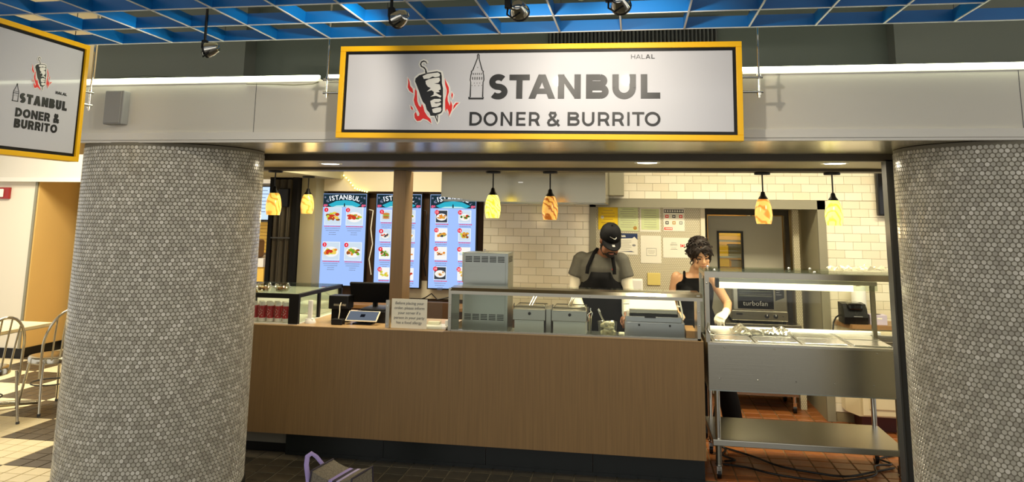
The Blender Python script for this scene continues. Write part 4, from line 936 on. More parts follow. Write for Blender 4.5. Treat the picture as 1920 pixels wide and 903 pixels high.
MB().box(-1.325, 0.435, 5.405, 5.432, CT, CT + .012).build('bottom_channel', 'steel_x', sg)

# ---- broiler cabinet
br = thing('broiler_cabinet', 'tall grey steel broiler cabinet with vent slots behind the sneeze guard', 'broiler', (-1.155, 5.85, CT))
MB().bbox(-1.318, -0.965, 5.74, 5.99, CTW, 1.462, 0.004).build('cabinet', 'steel_grey', br)
MB().box(-1.300, -0.985, 5.734, 5.741, CT + .01, 1.448).build('back_panel', 'steel_grey', br)
slot = MB().box(-0.026, 0.026, -0.002, 0.002, -0.003, 0.003).mesh('vent_slot', 'black')
for zb in (1.395, 0.965):
    for r in range(4):
        for c in range(5): inst('vent_slot', slot, br, (-0.118 + c * 0.0635 + 0.0, -0.1165, zb + r * 0.0118 - CT))
sl2 = MB().box(-0.002, 0.002, -0.02, 0.02, -0.003, 0.003).mesh('side_slot', 'black')
for r in range(4):
    for c in range(3): inst('side_slot', sl2, br, (0.1905, -0.06 + c * 0.06, 1.395 + r * 0.0118 - CT))
MB().cyl((-1.17, 5.85, 1.46), (-1.17, 5.85, 1.485), .008, 10).box(-1.2, -1.14, 5.83, 5.87, 1.46, 1.466).build('top_fitting', 'steel', br)
MB().box(-1.328, -1.318, 5.75, 5.98, 1.24, 1.45).build('hinge_plate', 'steel', br)

# ---- two fryers
def fryer(x0, x1, label, hx):
    t = thing('fryer', label, 'fryer', ((x0 + x1) / 2, 5.7, CT), group='table-top fryers')
    MB().bbox(x0, x1, 5.70, 5.98, CT + .055, CT + .135, 0.004).build('body', 'fryer_steel', t); MB().box(x0 + .012, x1 - .012, 5.71, 5.97, CTW, CT + .056).build('lower_housing', 'fryer_lower', t)
    MB().cyl(((x0 + x1) / 2 + .005, 5.70, CT + .105), ((x0 + x1) / 2 + .005, 5.688, CT + .105), .011, 16).build('drain_knob', 'black', t, True)
    rim = MB()
    for a, b in (((x0 + .01, 5.72), (x1 - .01, 5.72)), ((x1 - .01, 5.72), (x1 - .01, 5.96)), ((x1 - .01, 5.96), (x0 + .01, 5.96)), ((x0 + .01, 5.96), (x0 + .01, 5.72))): rim.cyl((*a, CT + .15), (*b, CT + .15), .004, 8)
    o = rim.build('basket_rim', 'chrome', t, True); o['kind'] = 'stuff'
    hn = MB(); hn.tube([(hx - .02, 5.9, CT + .14), (hx, 5.98, CT + .19), (hx + .02, 6.03, CT + .235), (hx + .045, 6.04, CT + .235), (hx + .02, 5.98, CT + .19), (hx, 5.9, CT + .14)], .004, 8); hn.build('basket_handle', 'chrome', t, True)
    for x in (x0 + .006, x1 - .006): MB().tube([(x, 5.72, CT + .12), (x, 5.715, CT + .165), (x, 5.735, CT + .17)], .004, 8).build('corner_hook', 'chrome', t, True)
    for x in (x0 + .03, x1 - .03):
        for y in (5.74, 5.94): pass
    return t
fryer(-0.918, -0.672, 'left steel fryer beside the broiler cabinet', -0.80)
fryer(-0.625, -0.362, 'right steel fryer in front of the man', -0.50)
tag(MB().bbox(-0.668, -0.629, 5.71, 5.98, CTW, CT + .14, 0.003).build('steel_spacer', 'fryer_steel'), 'narrow steel box between the two fryers', 'steel box')
tg = thing('wire_tongs', 'chrome wire tongs standing at the right end of the fryers', 'tongs', (-0.345, 5.7, CT))
MB().tube([(-0.345, 5.70, CTW), (-0.345, 5.70, CT + .08), (-0.355, 5.70, CT + .11), (-0.33, 5.70, CT + .13), (-0.335, 5.70, CT + .16)], .005, 8).build('arm', 'chrome', tg, True); MB().tube([(-0.335, 5.715, CTW), (-0.33, 5.715, CT + .09), (-0.322, 5.715, CT + .12), (-0.34, 5.715, CT + .15)], .005, 8).build('arm', 'chrome', tg, True)
# ---- bowl of white cheese with ladle
bw = thing('cheese_tub', 'clear tub of white cheese on the counter in front of the man', 'tub', (-0.205, 5.56, CT))
MB().lathe([(0.048, CTW - CT), (0.058, CTW - CT + .002), (0.07, 0.08), (0.075, 0.084), (0.072, 0.084), (0.066, 0.08), (0.054, -0.042)], (-0.205, 5.56, CT), 24).build('tub', 'plastic_clear', bw, True)
mb = MB(); rr = random.Random(4)
for k in range(22): mb.sphere((-0.205 + rr.uniform(-.036, .036), 5.56 + rr.uniform(-.036, .036), CT + rr.uniform(-.02, .085)), rr.uniform(.016, .024), rr.uniform(.015, .022), rr.uniform(.012, .02), 8, 6)
mat('cheese', (240, 234, 206), 0.5); o = mb.build('cheese', 'cheese', bw, True); o['kind'] = 'stuff'
ld = thing('ladle', 'steel ladle leaning in the tub of white cheese', 'ladle', (-0.235, 5.55, CT + .02))
MB().tube([(-0.222, 5.55, CT + .07), (-0.25, 5.54, CT + .125), (-0.262, 5.535, CT + .155)], [.005, .005, .007], 8).build('handle', 'chrome', ld, True); MB().tube([(-0.262, 5.535, CT + .15), (-0.272, 5.533, CT + .172), (-0.268, 5.533, CT + .175), (-0.255, 5.535, CT + .155)], .005, 8).build('hook', 'chrome', ld, True); MB().sphere((-0.215, 5.55, CT + .06), .018, .018, .012).build('bowl', 'chrome', ld, True)
tag(MB().bbox(-0.125, -0.085, 5.52, 5.6, CTW, CT + .012, 0.004).build('butter_block', 'cheese'), 'pale block beside the tub of white cheese', 'cheese block')
# ---- sandwich press
sp_ = thing('sandwich_press', 'steel sandwich press with cream lid behind the sneeze guard', 'sandwich press', (0.13, 5.82, CT))
MB().bbox(-0.085, 0.345, 5.68, 6.0, CTW, CT + .075, 0.005).build('base', 'press_steel', sp_); MB().bbox(-0.075, 0.325, 5.675, 5.99, CT + .075, CT + .115, 0.004).build('drip_tray', 'press_steel', sp_)
MB().box(-0.05, 0.30, 5.69, 5.98, CT + .117, CT + .13).build('lower_plate', 'black', sp_); MB().bbox(-0.05, 0.30, 5.69, 5.98, CT + .132, CT + .165, 0.006).build('upper_plate', 'steel', sp_)
lid = MB(); lid.add([(-0.05, 5.69, CT + .166), (0.295, 5.69, CT + .166), (0.29, 5.97, CT + .215), (-0.045, 5.97, CT + .215), (-0.05, 5.69, CT + .160), (0.295, 5.69, CT + .160), (0.29, 5.97, CT + .166), (-0.045, 5.97, CT + .166)], [(0, 1, 2, 3), (4, 7, 6, 5), (0, 4, 5, 1), (1, 5, 6, 2), (2, 6, 7, 3), (3, 7, 4, 0)]); lid.build('lid', 'cream_wall', sp_)
for x in (-0.03, 0.19): MB().cyl((x + .05, 5.674, CT + .055), (x + .05, 5.668, CT + .055), .008, 12).build('screw', 'black', sp_)
MB().tube([(-0.092, 5.70, CT + .11), (-0.098, 5.69, CT + .13), (-0.098, 5.69, CT + .25)], .006, 8).build('lever', 'white', sp_, True); MB().tube([(0.335, 5.70, CT + .10), (0.325, 5.69, CT + .17), (0.31, 5.69, CT + .25)], .006, 8).build('lever', 'white', sp_, True)
MB().tube([(0.325, 5.69, CT + .19), (0.295, 5.70, CT + .19)], .005, 8).build('lever_pin', 'white', sp_, True); MB().tube([(-0.098, 5.69, CT + .20), (-0.05, 5.70, CT + .20)], .005, 8).build('lever_pin', 'white', sp_, True)
MB().box(0.06, 0.14, 5.671, 5.676, CT + .105, CT + .116).build('handle_notch', 'black', sp_)
tag(MB().bbox(0.355, 0.425, 5.72, 6.0, CTW, CT + .02, 0.003).build('wooden_board', 'worktop'), 'narrow wooden board at the right end of the counter', 'board')

# ================================================================ back counter along the rear wall
bc = thing('back_counter', 'brown back counter along the rear wall behind the workers', 'counter', (-1.3, 6.9, 0))
MB().box(-3.05, 0.32, 6.87, 7.18, 0, 0.87).build('body', 'brown_dark', bc); MB().bbox(-3.05, 0.34, 6.84, 7.185, 0.87, 0.905, 0.003).build('worktop', 'worktop', bc)
tag(MB().bbox(-1.92, -1.62, 6.78, 6.838, 0.12, 0.955, 0.004).build('brown_bin', 'brown_dark'), 'brown panel cabinet behind the allergy notice', 'cabinet')
tag(MB().bbox(-0.04, 0.062, 6.95, 7.06, 0.905, 1.195, 0.01).build('towel_box', 'white'), 'white paper towel box on the back counter between the workers', 'towel box')
tag(MB().bbox(0.10, 0.27, 6.9, 7.1, 0.905, 1.085, 0.006).build('white_carton', 'paper'), 'low white carton on the back counter beside the towel box', 'carton')
mat('pack_yellow', (244, 192, 50), 0.4, noise=0.4, nscale=(14, 14, 14))
tag(MB().bbox(-0.225, -0.12, 6.9, 7.0, 0.905, 1.05, 0.012).build('snack_pack', 'pack_yellow'), 'yellow and orange food pack on the back counter beside the man', 'food pack')

# ---- papers on the mosaic wall
def sheet(name, x0, x1, z0, z1, m, label, draw=None):
    t = thing(name, label, 'notice', ((x0 + x1) / 2, 7.40, z0), group='papers taped to the mosaic wall'); MB().box(x0, x1, 7.396, 7.3985, z0, z1).build('sheet', m, t)
    if draw: draw(t, x0, x1, z0, z1)
mat('paper_yellow', (250, 212, 20), 0.6); mat('paper_green', (214, 224, 168), 0.7, noise=0.08, nscale=(6, 6, 6)); mat('paper_white', (240, 236, 218), 0.7); mat('navy', (30, 52, 96), 0.5); mat('gold', (190, 140, 50), 0.5); mat('ink_soft', (150, 148, 132), 0.8); mat('teal_ink', (40, 110, 110), 0.6)
def lines(t, x0, x1, zs, m='ink_soft', h=.003):
    mb = MB()
    for k, z in enumerate(zs):
        d = (x1 - x0) * (.0 if k % 3 else .14); mb.box(x0 + d, x1 - d, 7.3945, 7.3962, z, z + h)
    o = mb.build('text_lines', m, t); o['kind'] = 'stuff'
def d_yel(t, a, b, c, d): lines(t, a + .03, b - .03, [d - .03 - k * .03 for k in range(5)], 'gold', .005); MB().disc(a + .04, c + .12, .016, .001, 7.396).build('seal', 'paper_white', t)
def d_grn(t, a, b, c, d): lines(t, a + .02, b - .02, [d - .02 - k * .021 for k in range(9)]); MB().disc(b - .03, c + .03, .018, .001, 7.396).build('seal', 'gold', t)
def d_grn2(t, a, b, c, d):
    MB().box(a + .012, b - .012, 7.3950, 7.3962, c + .02, d - .01).build('certificate', 'paper_green', t); mb = MB()
    for k in range(8): mb.box(a + .04, b - .04, 7.394, 7.3952, d - .03 - k * .022, d - .027 - k * .022)
    mb.build('text_lines', 'ink_soft', t)['kind'] = 'stuff'
def d_icons(t, a, b, c, d):
    MB().box(a + .006, b - .006, 7.395, 7.3962, d - .045, d - .014).build('heading', 'ink', t); o = MB()
    for k in range(8): o.disc(a + .02 + k * (b - a - .04) / 7, d - .029, .009, .0008, 7.395, 10)
    o.build('heading_icons', 'paper_white', t)['kind'] = 'stuff'
    for r in range(2):
        for k, m in enumerate((('red', 'charcoal', 'red'), ('charcoal', 'gold', 'speaker_grey'))[r]):
            x, z = a + .035 + k * .065, d - .08 - r * .06; ic = MB().box(x - .015, x + .015, 7.395, 7.3962, z - .015, z + .015).build('icon', m, t); MB().disc(x, z, .008, .0008, 7.395, 10).build('icon_mark', 'paper_white', ic)
    MB().box(a + .008, a + .085, 7.395, 7.3962, c + .012, c + .036).build('footer', 'red', t); mb = MB()
    for k in range(5): mb.box(a + .018 + k * .013, a + .028 + k * .013, 7.3942, 7.3952, c + .018, c + .03)
    mb.build('footer_text', 'paper_white', t)['kind'] = 'stuff'
def d_navy(t, a, b, c, d):
    MB().poly([(a, d), (b, d), (b, d - .06), (b - .03, d - .03), (b - .05, d - .045), (a + .04, d - .05), (a, d - .035)], .001, 7.396).build('heading', 'navy', t); mk = MB()
    for k in range(3): mk.poly([(a + .05 + k * .015, d - .035), (a + .07 + k * .015, d - .035), (a + .06 + k * .015, d - .012)], .0008, 7.395)
    mk.build('emblem', 'paper_white', t)['kind'] = 'stuff'; lines(t, a + .03, b - .06, [c + .05, c + .07, c + .085, c + .1, c + .115, c + .13]); MB().poly([(a + .02, c + .03), (b - .06, c + .035), (b - .03, c + .025)], .001, 7.396).build('underline', 'navy', t); MB().disc(b - .035, c + .09, .018, .001, 7.396, 14, .01).build('stamp', 'speaker_grey', t)
def d_box(t, a, b, c, d):
    x0, x1, z0, z1 = a + .055, a + .15, c + .07, c + .14; mb = MB()
    for (p, q, r, s) in ((x0, x1, z0, z0 + .002), (x0, x1, z1 - .002, z1), (x0, x0 + .002, z0, z1), (x1 - .002, x1, z0, z1)): mb.box(p, q, 7.395, 7.3962, r, s)
    mb.build('printed_box', 'charcoal', t)['kind'] = 'stuff'; lines(t, x0 + .015, x1 - .015, [z0 + .02, z0 + .033, z0 + .046], h=.002)
def d_leaf(t, a, b, c, d):
    lines(t, a + .07, a + .135, [d - .05, d - .063, d - .075, d - .10, d - .112], 'charcoal', .002); MB().box(a + .165, a + .172, 7.395, 7.3962, d - .09, d - .06).build('emblem', 'red', t); MB().box(a + .195, a + .202, 7.395, 7.3962, d - .09, d - .06).build('emblem', 'red', t); MB().poly([(a + .175, d - .085), (a + .192, d - .085), (a + .190, d - .07), (a + .1835, d - .062), (a + .177, d - .07)], .001, 7.396).build('emblem', 'red', t)
sheet('paper_sheet', -0.355, -0.165, 1.625, 1.84, 'paper_yellow', 'yellow notice on the mosaic wall behind the man\'s cap', d_yel)
sheet('paper_sheet', -0.160, 0.03, 1.615, 1.84, 'paper_green', 'pale green certificate with a gold seal on the mosaic wall', d_grn)
sheet('paper_sheet', 0.047, 0.243, 1.61, 1.84, 'paper_white', 'white bordered green certificate without seal on the mosaic wall', d_grn2)
sheet('paper_sheet', 0.27, 0.47, 1.62, 1.84, 'paper_white', 'poster of six coloured icons on the mosaic wall', d_icons)
sheet('paper_sheet', -0.19, 0.022, 1.39, 1.592, 'paper_white', 'certificate with a navy heading beside the man\'s cap', d_navy)
sheet('paper_sheet', 0.05, 0.245, 1.315, 1.575, 'paper_white', 'nearly blank sheet with a small printed box, lowest on the mosaic wall', d_box)
sheet('paper_sheet', 0.262, 0.515, 1.37, 1.56, 'paper_white', 'white letter with a red emblem beside the woman\'s hair', d_leaf)
sw = thing('switch_plate', 'blank cream switch plate on the mosaic wall', 'switch plate', (0.17, 7.4, 1.11)); mat('switch', (226, 206, 120), 0.4)
MB().bbox(0.11, 0.232, 7.388, 7.40, 1.11, 1.225, 0.004).build('plate', 'switch', sw)

# ================================================================ steam table
tbl = thing('steam_table', 'stainless steel steam table on casters with a glass guard', 'steam table', (1.15, 5.8, 0))
XL, XR, YA, YZ = 0.488, 1.96, 5.50, 6.16
MB().box(XL + .02, XR, YA, YA + .012, 0.588, 0.895).build('front_panel', 'steel', tbl); MB().box(XL, XL + .02, YA - .003, YA + .02, 0.588, 0.895).build('corner_strip', 'steel', tbl)
MB().box(XL, XL + .012, YA + .02, YZ, 0.588, 0.895).build('side_panel', 'steel', tbl); MB().box(XL, XR, YZ - .012, YZ, 0.588, 0.895).build('rear_panel', 'steel', tbl); MB().box(XL, XR, YA, YZ, 0.58, 0.588).build('bottom_panel', 'steel_grey', tbl)
MB().box(XL, XR, YA - .004, YA + .045, 0.885, 0.90).build('front_rim', 'steel_lit', tbl); MB().box(XL, XR, YZ - .06, YZ, 0.885, 0.90).build('rear_rim', 'steel_lit', tbl)
for k in range(5): MB().sphere((0.565 + k * 0.248, YA, 0.662), .005, .003, .005, 8, 5).build('rivet', 'chrome', tbl); 
for k in range(4): MB().sphere((0.60 + k * 0.33, YA, 0.868), .005, .003, .005, 8, 5).build('rivet', 'chrome', tbl)
for x in (0.545, 1.715):
    for y in (5.545, 6.10):
        lg = MB().cyl((x, y, 0.58), (x, y, 0.10), .019, 16).build('leg', 'chrome', tbl, True); MB().cyl((x, y, 0.24), (x, y, 0.10), .0215, 16).build('leg_sleeve', 'steel', lg, True)
        cs_ = MB().lathe([(.02, .1), (.026, .098), (.026, .088), (.018, .082)], (x, y, 0), 14).box(x - .016, x + .016, y - .012, y + .03, .035, .085).build('caster', 'chrome', tbl, True); MB().cyl((x - .012, y + .015, .034), (x + .012, y + .015, .034), .034, 20).build('wheel', 'black', cs_, True)
MB().bbox(0.505, 1.74, 5.505, 6.12, 0.222, 0.262, 0.004).build('undershelf', 'steel_lit', tbl)
# guard
def bar(a, b, w_=.03, m='steel', nm='guard_post'): return MB().box(min(a[0], b[0]) - (w_ / 2 if a[0] == b[0] else 0), max(a[0], b[0]) + (w_ / 2 if a[0] == b[0] else 0), min(a[1], b[1]) - (w_ / 2 if a[1] == b[1] else 0), max(a[1], b[1]) + (w_ / 2 if a[1] == b[1] else 0), min(a[2], b[2]) - (w_ / 2 if a[2] == b[2] else 0), max(a[2], b[2]) + (w_ / 2 if a[2] == b[2] else 0)).build(nm, m, tbl)
for x in (0.492, 1.715):
    bar((x, 5.515, .90), (x, 5.515, 1.34)); bar((x, 5.965, .90), (x, 5.965, 1.34))
MB().box(0.477, 1.95, 5.498, 5.53, 1.338, 1.378).build('front_rail', 'steel_x', tbl); MB().box(0.477, 1.95, 5.95, 5.98, 1.345, 1.372).build('rear_rail', 'steel_x', tbl); MB().box(0.477, 0.507, 5.53, 5.95, 1.345, 1.372).build('side_rail', 'steel', tbl)
MB().box(0.48, 1.95, 5.50, 5.98, 1.378, 1.384).build('top_pane', 'glass_green', tbl); MB().box(0.486, 0.490, 5.53, 5.95, .90, 1.345).build('side_pane', 'glass', tbl); MB().box(0.507, 1.70, 5.512, 5.516, .96, 1.338).build('front_pane', 'glass', tbl)
for x, y in ((0.55, 5.53), (0.54, 5.94), (1.13, 5.94), (1.22, 5.53), (1.28, 5.94)): MB().lathe([(.011, 0), (.011, .006), (.006, .011), (0, .012)], (x, y, 1.384), 12).build('pane_button', 'chrome', tbl, True)
for z in (1.30, 0.99): MB().sphere((0.492, 5.497, z), .007, .004, .007, 10, 6).build('bolt', 'chrome', tbl)
MB().tube([(0.497, 5.49, 1.03), (0.488, 5.485, 0.985), (0.50, 5.485, 0.965), (0.53, 5.50, 0.955)], .007, 8).build('latch', 'chrome', tbl, True)
hl = thing('warming_lamp', 'long glowing warming lamp under the steam table guard', 'lamp', (1.1, 5.75, 1.25))
MB().box(0.60, 1.68, 5.72, 5.80, 1.292, 1.318).build('housing', 'steel_lit', hl); MB().box(0.60, 1.52, 5.716, 5.79, 1.248, 1.292).build('tube_cover', 'heat_strip', hl); MB().bbox(0.575, 0.60, 5.715, 5.80, 1.25, 1.318, .006).build('end_cap', 'black', hl); MB().box(1.52, 1.68, 5.716, 5.79, 1.255, 1.292).build('dead_section', 'glass_green', hl)
for x in (0.62, 1.66): MB().cyl((x, 5.95, 1.35), (x, 5.79, 1.31), .006, 8).build('hanger', 'chrome', hl)
area_light('warming_light', (1.06, 5.75, 1.243), 0.9, 11, (1.0, 0.92, 0.72), size_y=0.05)
# pans
PANX = [(0.525, 0.805), (0.82, 1.115), (1.13, 1.435), (1.45, 1.72)]
mat('foil', (228, 228, 222), 0.25, 1.0, bump=0.35, nscale=(30, 30, 30))
nm_ = ['first', 'second', 'third', 'fourth']
for k, (a, b) in enumerate(PANX):
    for r, (y0, y1) in enumerate(((5.55, 5.80), (5.815, 6.085))):
        t = thing('food_pan', 'lidded steel food pan, %s from the counter, %s row of steam table' % (nm_[k], ('front', 'rear')[r]), 'food pan', ((a + b) / 2, (y0 + y1) / 2, 0.89), group='steam table food pans')
        MB().box(a, b, y0, y1, 0.893, 0.901).box(a + .02, b - .02, y0 + .02, y1 - .02, .80, .893).build('pan', 'steel_lit', t)
        MB().bbox(a + .012, b - .012, y0 + .012, y1 - .012, 0.901, 0.909, .003).build('lid', 'foil', t)
for k, x in enumerate((0.8125, 1.1225, 1.4425)): MB().box(x - .006, x + .006, 5.545, 6.09, .889, .9).build('divider_bar', 'steel', tbl)
MB().box(XL, XR, 5.80, 5.815, .889, .899).build('divider_bar', 'steel', tbl)
tag(MB().bbox(0.53, 1.80, 6.105, 6.15, 0.901, 0.925, .004).build('cutting_board', 'white'), 'long white cutting board along the rear of the steam table', 'cutting board')
def foil_sheet(x0, x1, y0, y1, z, lift, label, name='foil_sheet', m='foil', seed=1, amp=.012):
    n = 14; rr = random.Random(seed); V = []; Fc = []
    for j in range(n + 1):
        for i in range(n + 1):
            u, v = i / n, j / n; V.append((x0 + (x1 - x0) * u, y0 + (y1 - y0) * v, z + abs(rr.gauss(0, amp)) + lift(u, v)))
    for j in range(n):
        for i in range(n): a = j * (n + 1) + i; Fc.append((a, a + 1, a + n + 2, a + n + 1))
    mb = MB(); mb.add(V, Fc); o = mb.build(name, m); md = o.modifiers.new('thickness', 'SOLIDIFY'); md.thickness = .0008
    tag(o, label, 'foil' if name == 'foil_sheet' else 'plastic wrap'); return o
foil_sheet(0.70, 0.915, 5.82, 6.06, .912, lambda u, v: .06 * max(0, 1 - abs(u - .35) * 3) * max(0, v - .2), 'crumpled foil sheet with a raised corner on the steam table', seed=3, amp=.005)
foil_sheet(0.925, 1.12, 5.84, 6.08, .915, lambda u, v: .03 * max(0, 1 - abs(u - .75) * 3) * v, 'dark crumpled foil on the second rear pan', seed=5, amp=.008)
mat('wrap', (224, 220, 196), 0.15, spec=0.8); wr_ = MATS['wrap'].node_tree.nodes['Principled BSDF']; wr_.inputs['Alpha'].default_value = 0.45
foil_sheet(1.36, 1.78, 5.55, 5.80, 1.387, lambda u, v: .012 * math.sin(u * 23) ** 2 + .01, 'crumpled clear plastic wrap on top of the steam table guard', 'plastic_wrap', 'wrap', 8, .012)
for k, (pts, lb) in enumerate([([(0.58, 6.3, .01), (0.7, 6.2, .01), (0.85, 6.05, .01), (1.0, 5.87, .01), (1.2, 5.78, .01), (1.4, 5.74, .01), (1.6, 5.86, .01), (1.8, 6.0, .01)], 'black cable snaking across the kitchen floor under the steam table'), ([(0.56, 5.84, .01), (0.75, 5.80, .01), (0.95, 5.68, .01), (1.25, 5.62, .01), (1.5, 5.72, .01), (1.62, 5.80, .02), (1.66, 5.95, .03), (1.8, 6.05, .02), (1.76, 6.2, .01), (1.9, 6.3, .01)], 'black cable looping near the right caster of the steam table'), ([(0.60, 6.28, .3), (0.585, 6.26, .2), (0.60, 6.24, .05), (0.66, 6.2, .01), (0.62, 6.05, .01), (0.7, 5.95, .01), (0.62, 5.9, .012)], 'black cable hanging down behind the left leg of the steam table')]):
    sp2 = []
    P_ = [Vector(p) for p in pts]
    for i in range(len(P_) - 1):
        p0, p1, p2, p3 = P_[max(i - 1, 0)], P_[i], P_[i + 1], P_[min(i + 2, len(P_) - 1)]
        for s in range(5):
            u = s / 5; sp2.append(.5 * ((2 * p1) + (p2 - p0) * u + (2 * p0 - 5 * p1 + 4 * p2 - p3) * u * u + (3 * p1 - p0 - 3 * p2 + p3) * u ** 3))
    sp2.append(P_[-1]); tag(MB().tube(sp2, .007, 8).build('power_cable', 'black', smooth=True), lb, 'cable')
tag(MB().bbox(1.80, 1.90, 5.85, 5.93, 0.0, .05, .006).build('power_strip', 'black'), 'black power strip on the floor behind the right dark post', 'power strip')

# ================================================================ convection oven on its stand
ov = thing('convection_oven', 'steel convection oven with a glass door on a wheeled stand', 'oven', (1.15, 7.5, 0.80))
MB().bbox(0.895, 1.395, 7.47, 7.97, 0.805, 1.215, .006).build('body', 'steel', ov)
MB().bbox(0.89, 1.395, 7.452, 7.475, 0.808, 0.895, .004).build('control_panel', 'steel_x', ov)
dro = MB().bbox(0.905, 1.275, 7.448, 7.472, 0.905, 1.205, .004).build('door', 'steel_lit', ov); MB().box(0.945, 1.27, 7.444, 7.449, 0.915, 1.195).build('door_glass', 'black_gloss', dro); MB().box(0.955, 1.262, 7.441, 7.4445, 1.005, 1.185).build('door_window', 'glass_green', dro)  # upper sheet is plain greenish glass over the door, no lamp
text('lettering', 'turbofan', 0.062, 'speaker_grey', dro, (1.105, 7.4435, 0.945), extrude=0.0005, space=1.05).matrix_parent_inverse = Matrix.Identity(4)
dro_t = [c for c in dro.children if c.name.startswith('lettering')][0]; dro_t.matrix_parent_inverse = dro.matrix_world.inverted()
for z in (1.03, 1.075, 1.12): MB().box(0.96, 1.255, 7.4435, 7.4448, z, z + .004).build('rack_bar', 'steel', dro)
MB().poly([(1.29, 0.99), (1.37, 1.02), (1.37, 1.19), (1.29, 1.19)], .003, 7.472).build('instruction_label', 'black', ov)
mb = MB()
for k in range(7): mb.box(1.298, 1.345 - (k % 3) * .008, 7.4665, 7.4692, 1.165 - k * .02, 1.169 - k * .02)
mb.build('label_text', 'speaker_grey', ov)['kind'] = 'stuff'
for x in (1.205, 1.283):
    kn = MB().cyl((x, 7.452, 0.852), (x, 7.43, 0.852), .021, 20, .018).build('knob', 'black', ov, True); MB().box(x - .002, x + .002, 7.428, 7.431, .855, .87).build('knob_mark', 'white', kn)
MB().box(0.93, 0.985, 7.449, 7.453, .858, .873).build('badge', 'black', ov); MB().sphere((1.35, 7.452, .852), .005, .004, .005, 8, 5).build('indicator', 'black', ov)
for x in (0.92, 1.37):
    for y in (7.5, 7.93): MB().cyl((x, y, .785), (x, y, .806), .015, 12).build('foot', 'black', ov)
os_ = thing('oven_stand', 'steel wheeled stand carrying the convection oven', 'stand', (1.15, 7.7, 0))
MB().bbox(0.82, 1.50, 7.40, 8.0 - .02, 0.735, 0.785, .003).build('top_shelf', 'steel_x', os_); MB().bbox(0.85, 1.46, 7.44, 7.95, 0.145, 0.185, .003).build('lower_shelf', 'steel_x', os_)
for x in (0.86, 1.42):
    for y in (7.46, 7.92):
        MB().cyl((x, y, .735), (x, y, .09), .017, 14).build('leg', 'chrome', os_, True); c_ = MB().box(x - .016, x + .016, y - .015, y + .03, .035, .095).build('caster', 'chrome', os_); MB().cyl((x - .014, y + .01, .036), (x + .014, y + .01, .036), .036, 20).build('wheel', 'black', c_, True)

# ================================================================ corner cabinet at the right
cc = thing('corner_cabinet', 'cream corner cabinet with a wooden top under the tiled wall', 'cabinet', (2.1, 7.05, 0))
def prism(pts, z0, z1):
    n = len(pts); return MB().add([(*p, z0) for p in pts] + [(*p, z1) for p in pts], [tuple(range(n - 1, -1, -1)), tuple(range(n, 2 * n))] + [(i, (i + 1) % n, n + (i + 1) % n, n + i) for i in range(n)])
prism([(1.74, 7.23), (1.74, 7.12), (1.81, 6.90), (2.9, 6.88), (2.9, 7.23)], 0.838, 0.872).build('worktop', 'worktop', cc)
prism([(1.77, 7.23), (1.77, 7.10), (1.835, 6.93), (2.88, 6.91), (2.88, 7.23)], 0.13, 0.838).build('carcass', 'cabinet_white', cc)
prism([(1.87, 7.23), (1.87, 7.0), (2.88, 7.0), (2.88, 7.23)], 0.0, 0.13).build('kick_board', 'red_brown', cc)
for k in range(2):
    x0 = 1.855 + k * 0.42; d_ = MB().bbox(x0, x0 + .40, 6.892, 6.912, .145, .70, .004).build('cabinet_door', 'cabinet_white', cc); MB().bbox(x0 + .05, x0 + .35, 6.886, 6.895, .195, .65, .006).build('raised_panel', 'cabinet_white', d_)
    MB().bbox(x0, x0 + .40, 6.892, 6.912, .715, .825, .004).build('drawer', 'cabinet_white', cc)
pr_ = thing('receipt_printer', 'black receipt printer on the corner cabinet under the tiled wall', 'printer', (1.83, 7.03, .872))
prm = MB(); pf = [(6.93, .872), (6.915, .93), (6.94, 1.00), (6.98, 1.035), (7.12, 1.04), (7.12, .872)]; n_ = len(pf)
prm.add([(1.755, a, b) for a, b in pf] + [(1.945, a, b) for a, b in pf], [tuple(range(n_)), tuple(range(2 * n_ - 1, n_ - 1, -1))] + [(i, n_ + i, n_ + (i + 1) % n_, (i + 1) % n_) for i in range(n_)]).build('body', 'black', pr_)
MB().bbox(1.79, 1.91, 6.915, 7.05, .985, 1.048, .02).build('cover', 'black_gloss', pr_); MB().box(1.83, 1.90, 6.912, 6.917, .935, .94).build('paper_slot', 'speaker_grey', pr_)
MB().tube([(1.757, 7.08, .93), (1.72, 7.06, .91), (1.69, 7.03, .87), (1.675, 7.0, .80), (1.672, 6.99, .70)], .007, 8).build('cable', 'black', pr_, True)
tw_ = thing('paper_towel_roll', 'white paper towel roll standing behind the black receipt printer', 'paper roll', (1.94, 7.16, .872))
MB().lathe([(.058, 0), (.06, .004), (.06, .296), (.058, .30), (.02, .30), (.02, .0)], (1.945, 7.165, .872), 28, closed=True).build('roll', 'white', tw_, True); MB().lathe([(.0195, .0), (.0195, .302), (.017, .302)], (1.945, 7.165, .872), 18, closed=True).build('core', 'worktop', tw_, True)
mat('lavender_box', (198, 186, 206), 0.5); tsb = thing('tissue_box', 'lavender tissue box at the edge of the corner cabinet', 'tissue box', (2.03, 6.98, .872))
MB().bbox(1.965, 2.10, 6.93, 7.03, .872, .955, .003).build('box', 'lavender_box', tsb); MB().lathe([(0, .956), (.035, .956), (.035, .957)], (2.03, 6.98, 0), 16).build('opening', 'ink', tsb); MB().disc(2.0, .90, .012, .001, 6.93, 12).build('printed_mark', 'paper_white', tsb); MB().rect(2.02, 2.06, .92, .93, .001, 6.93).build('printed_band', 'paper_white', tsb)
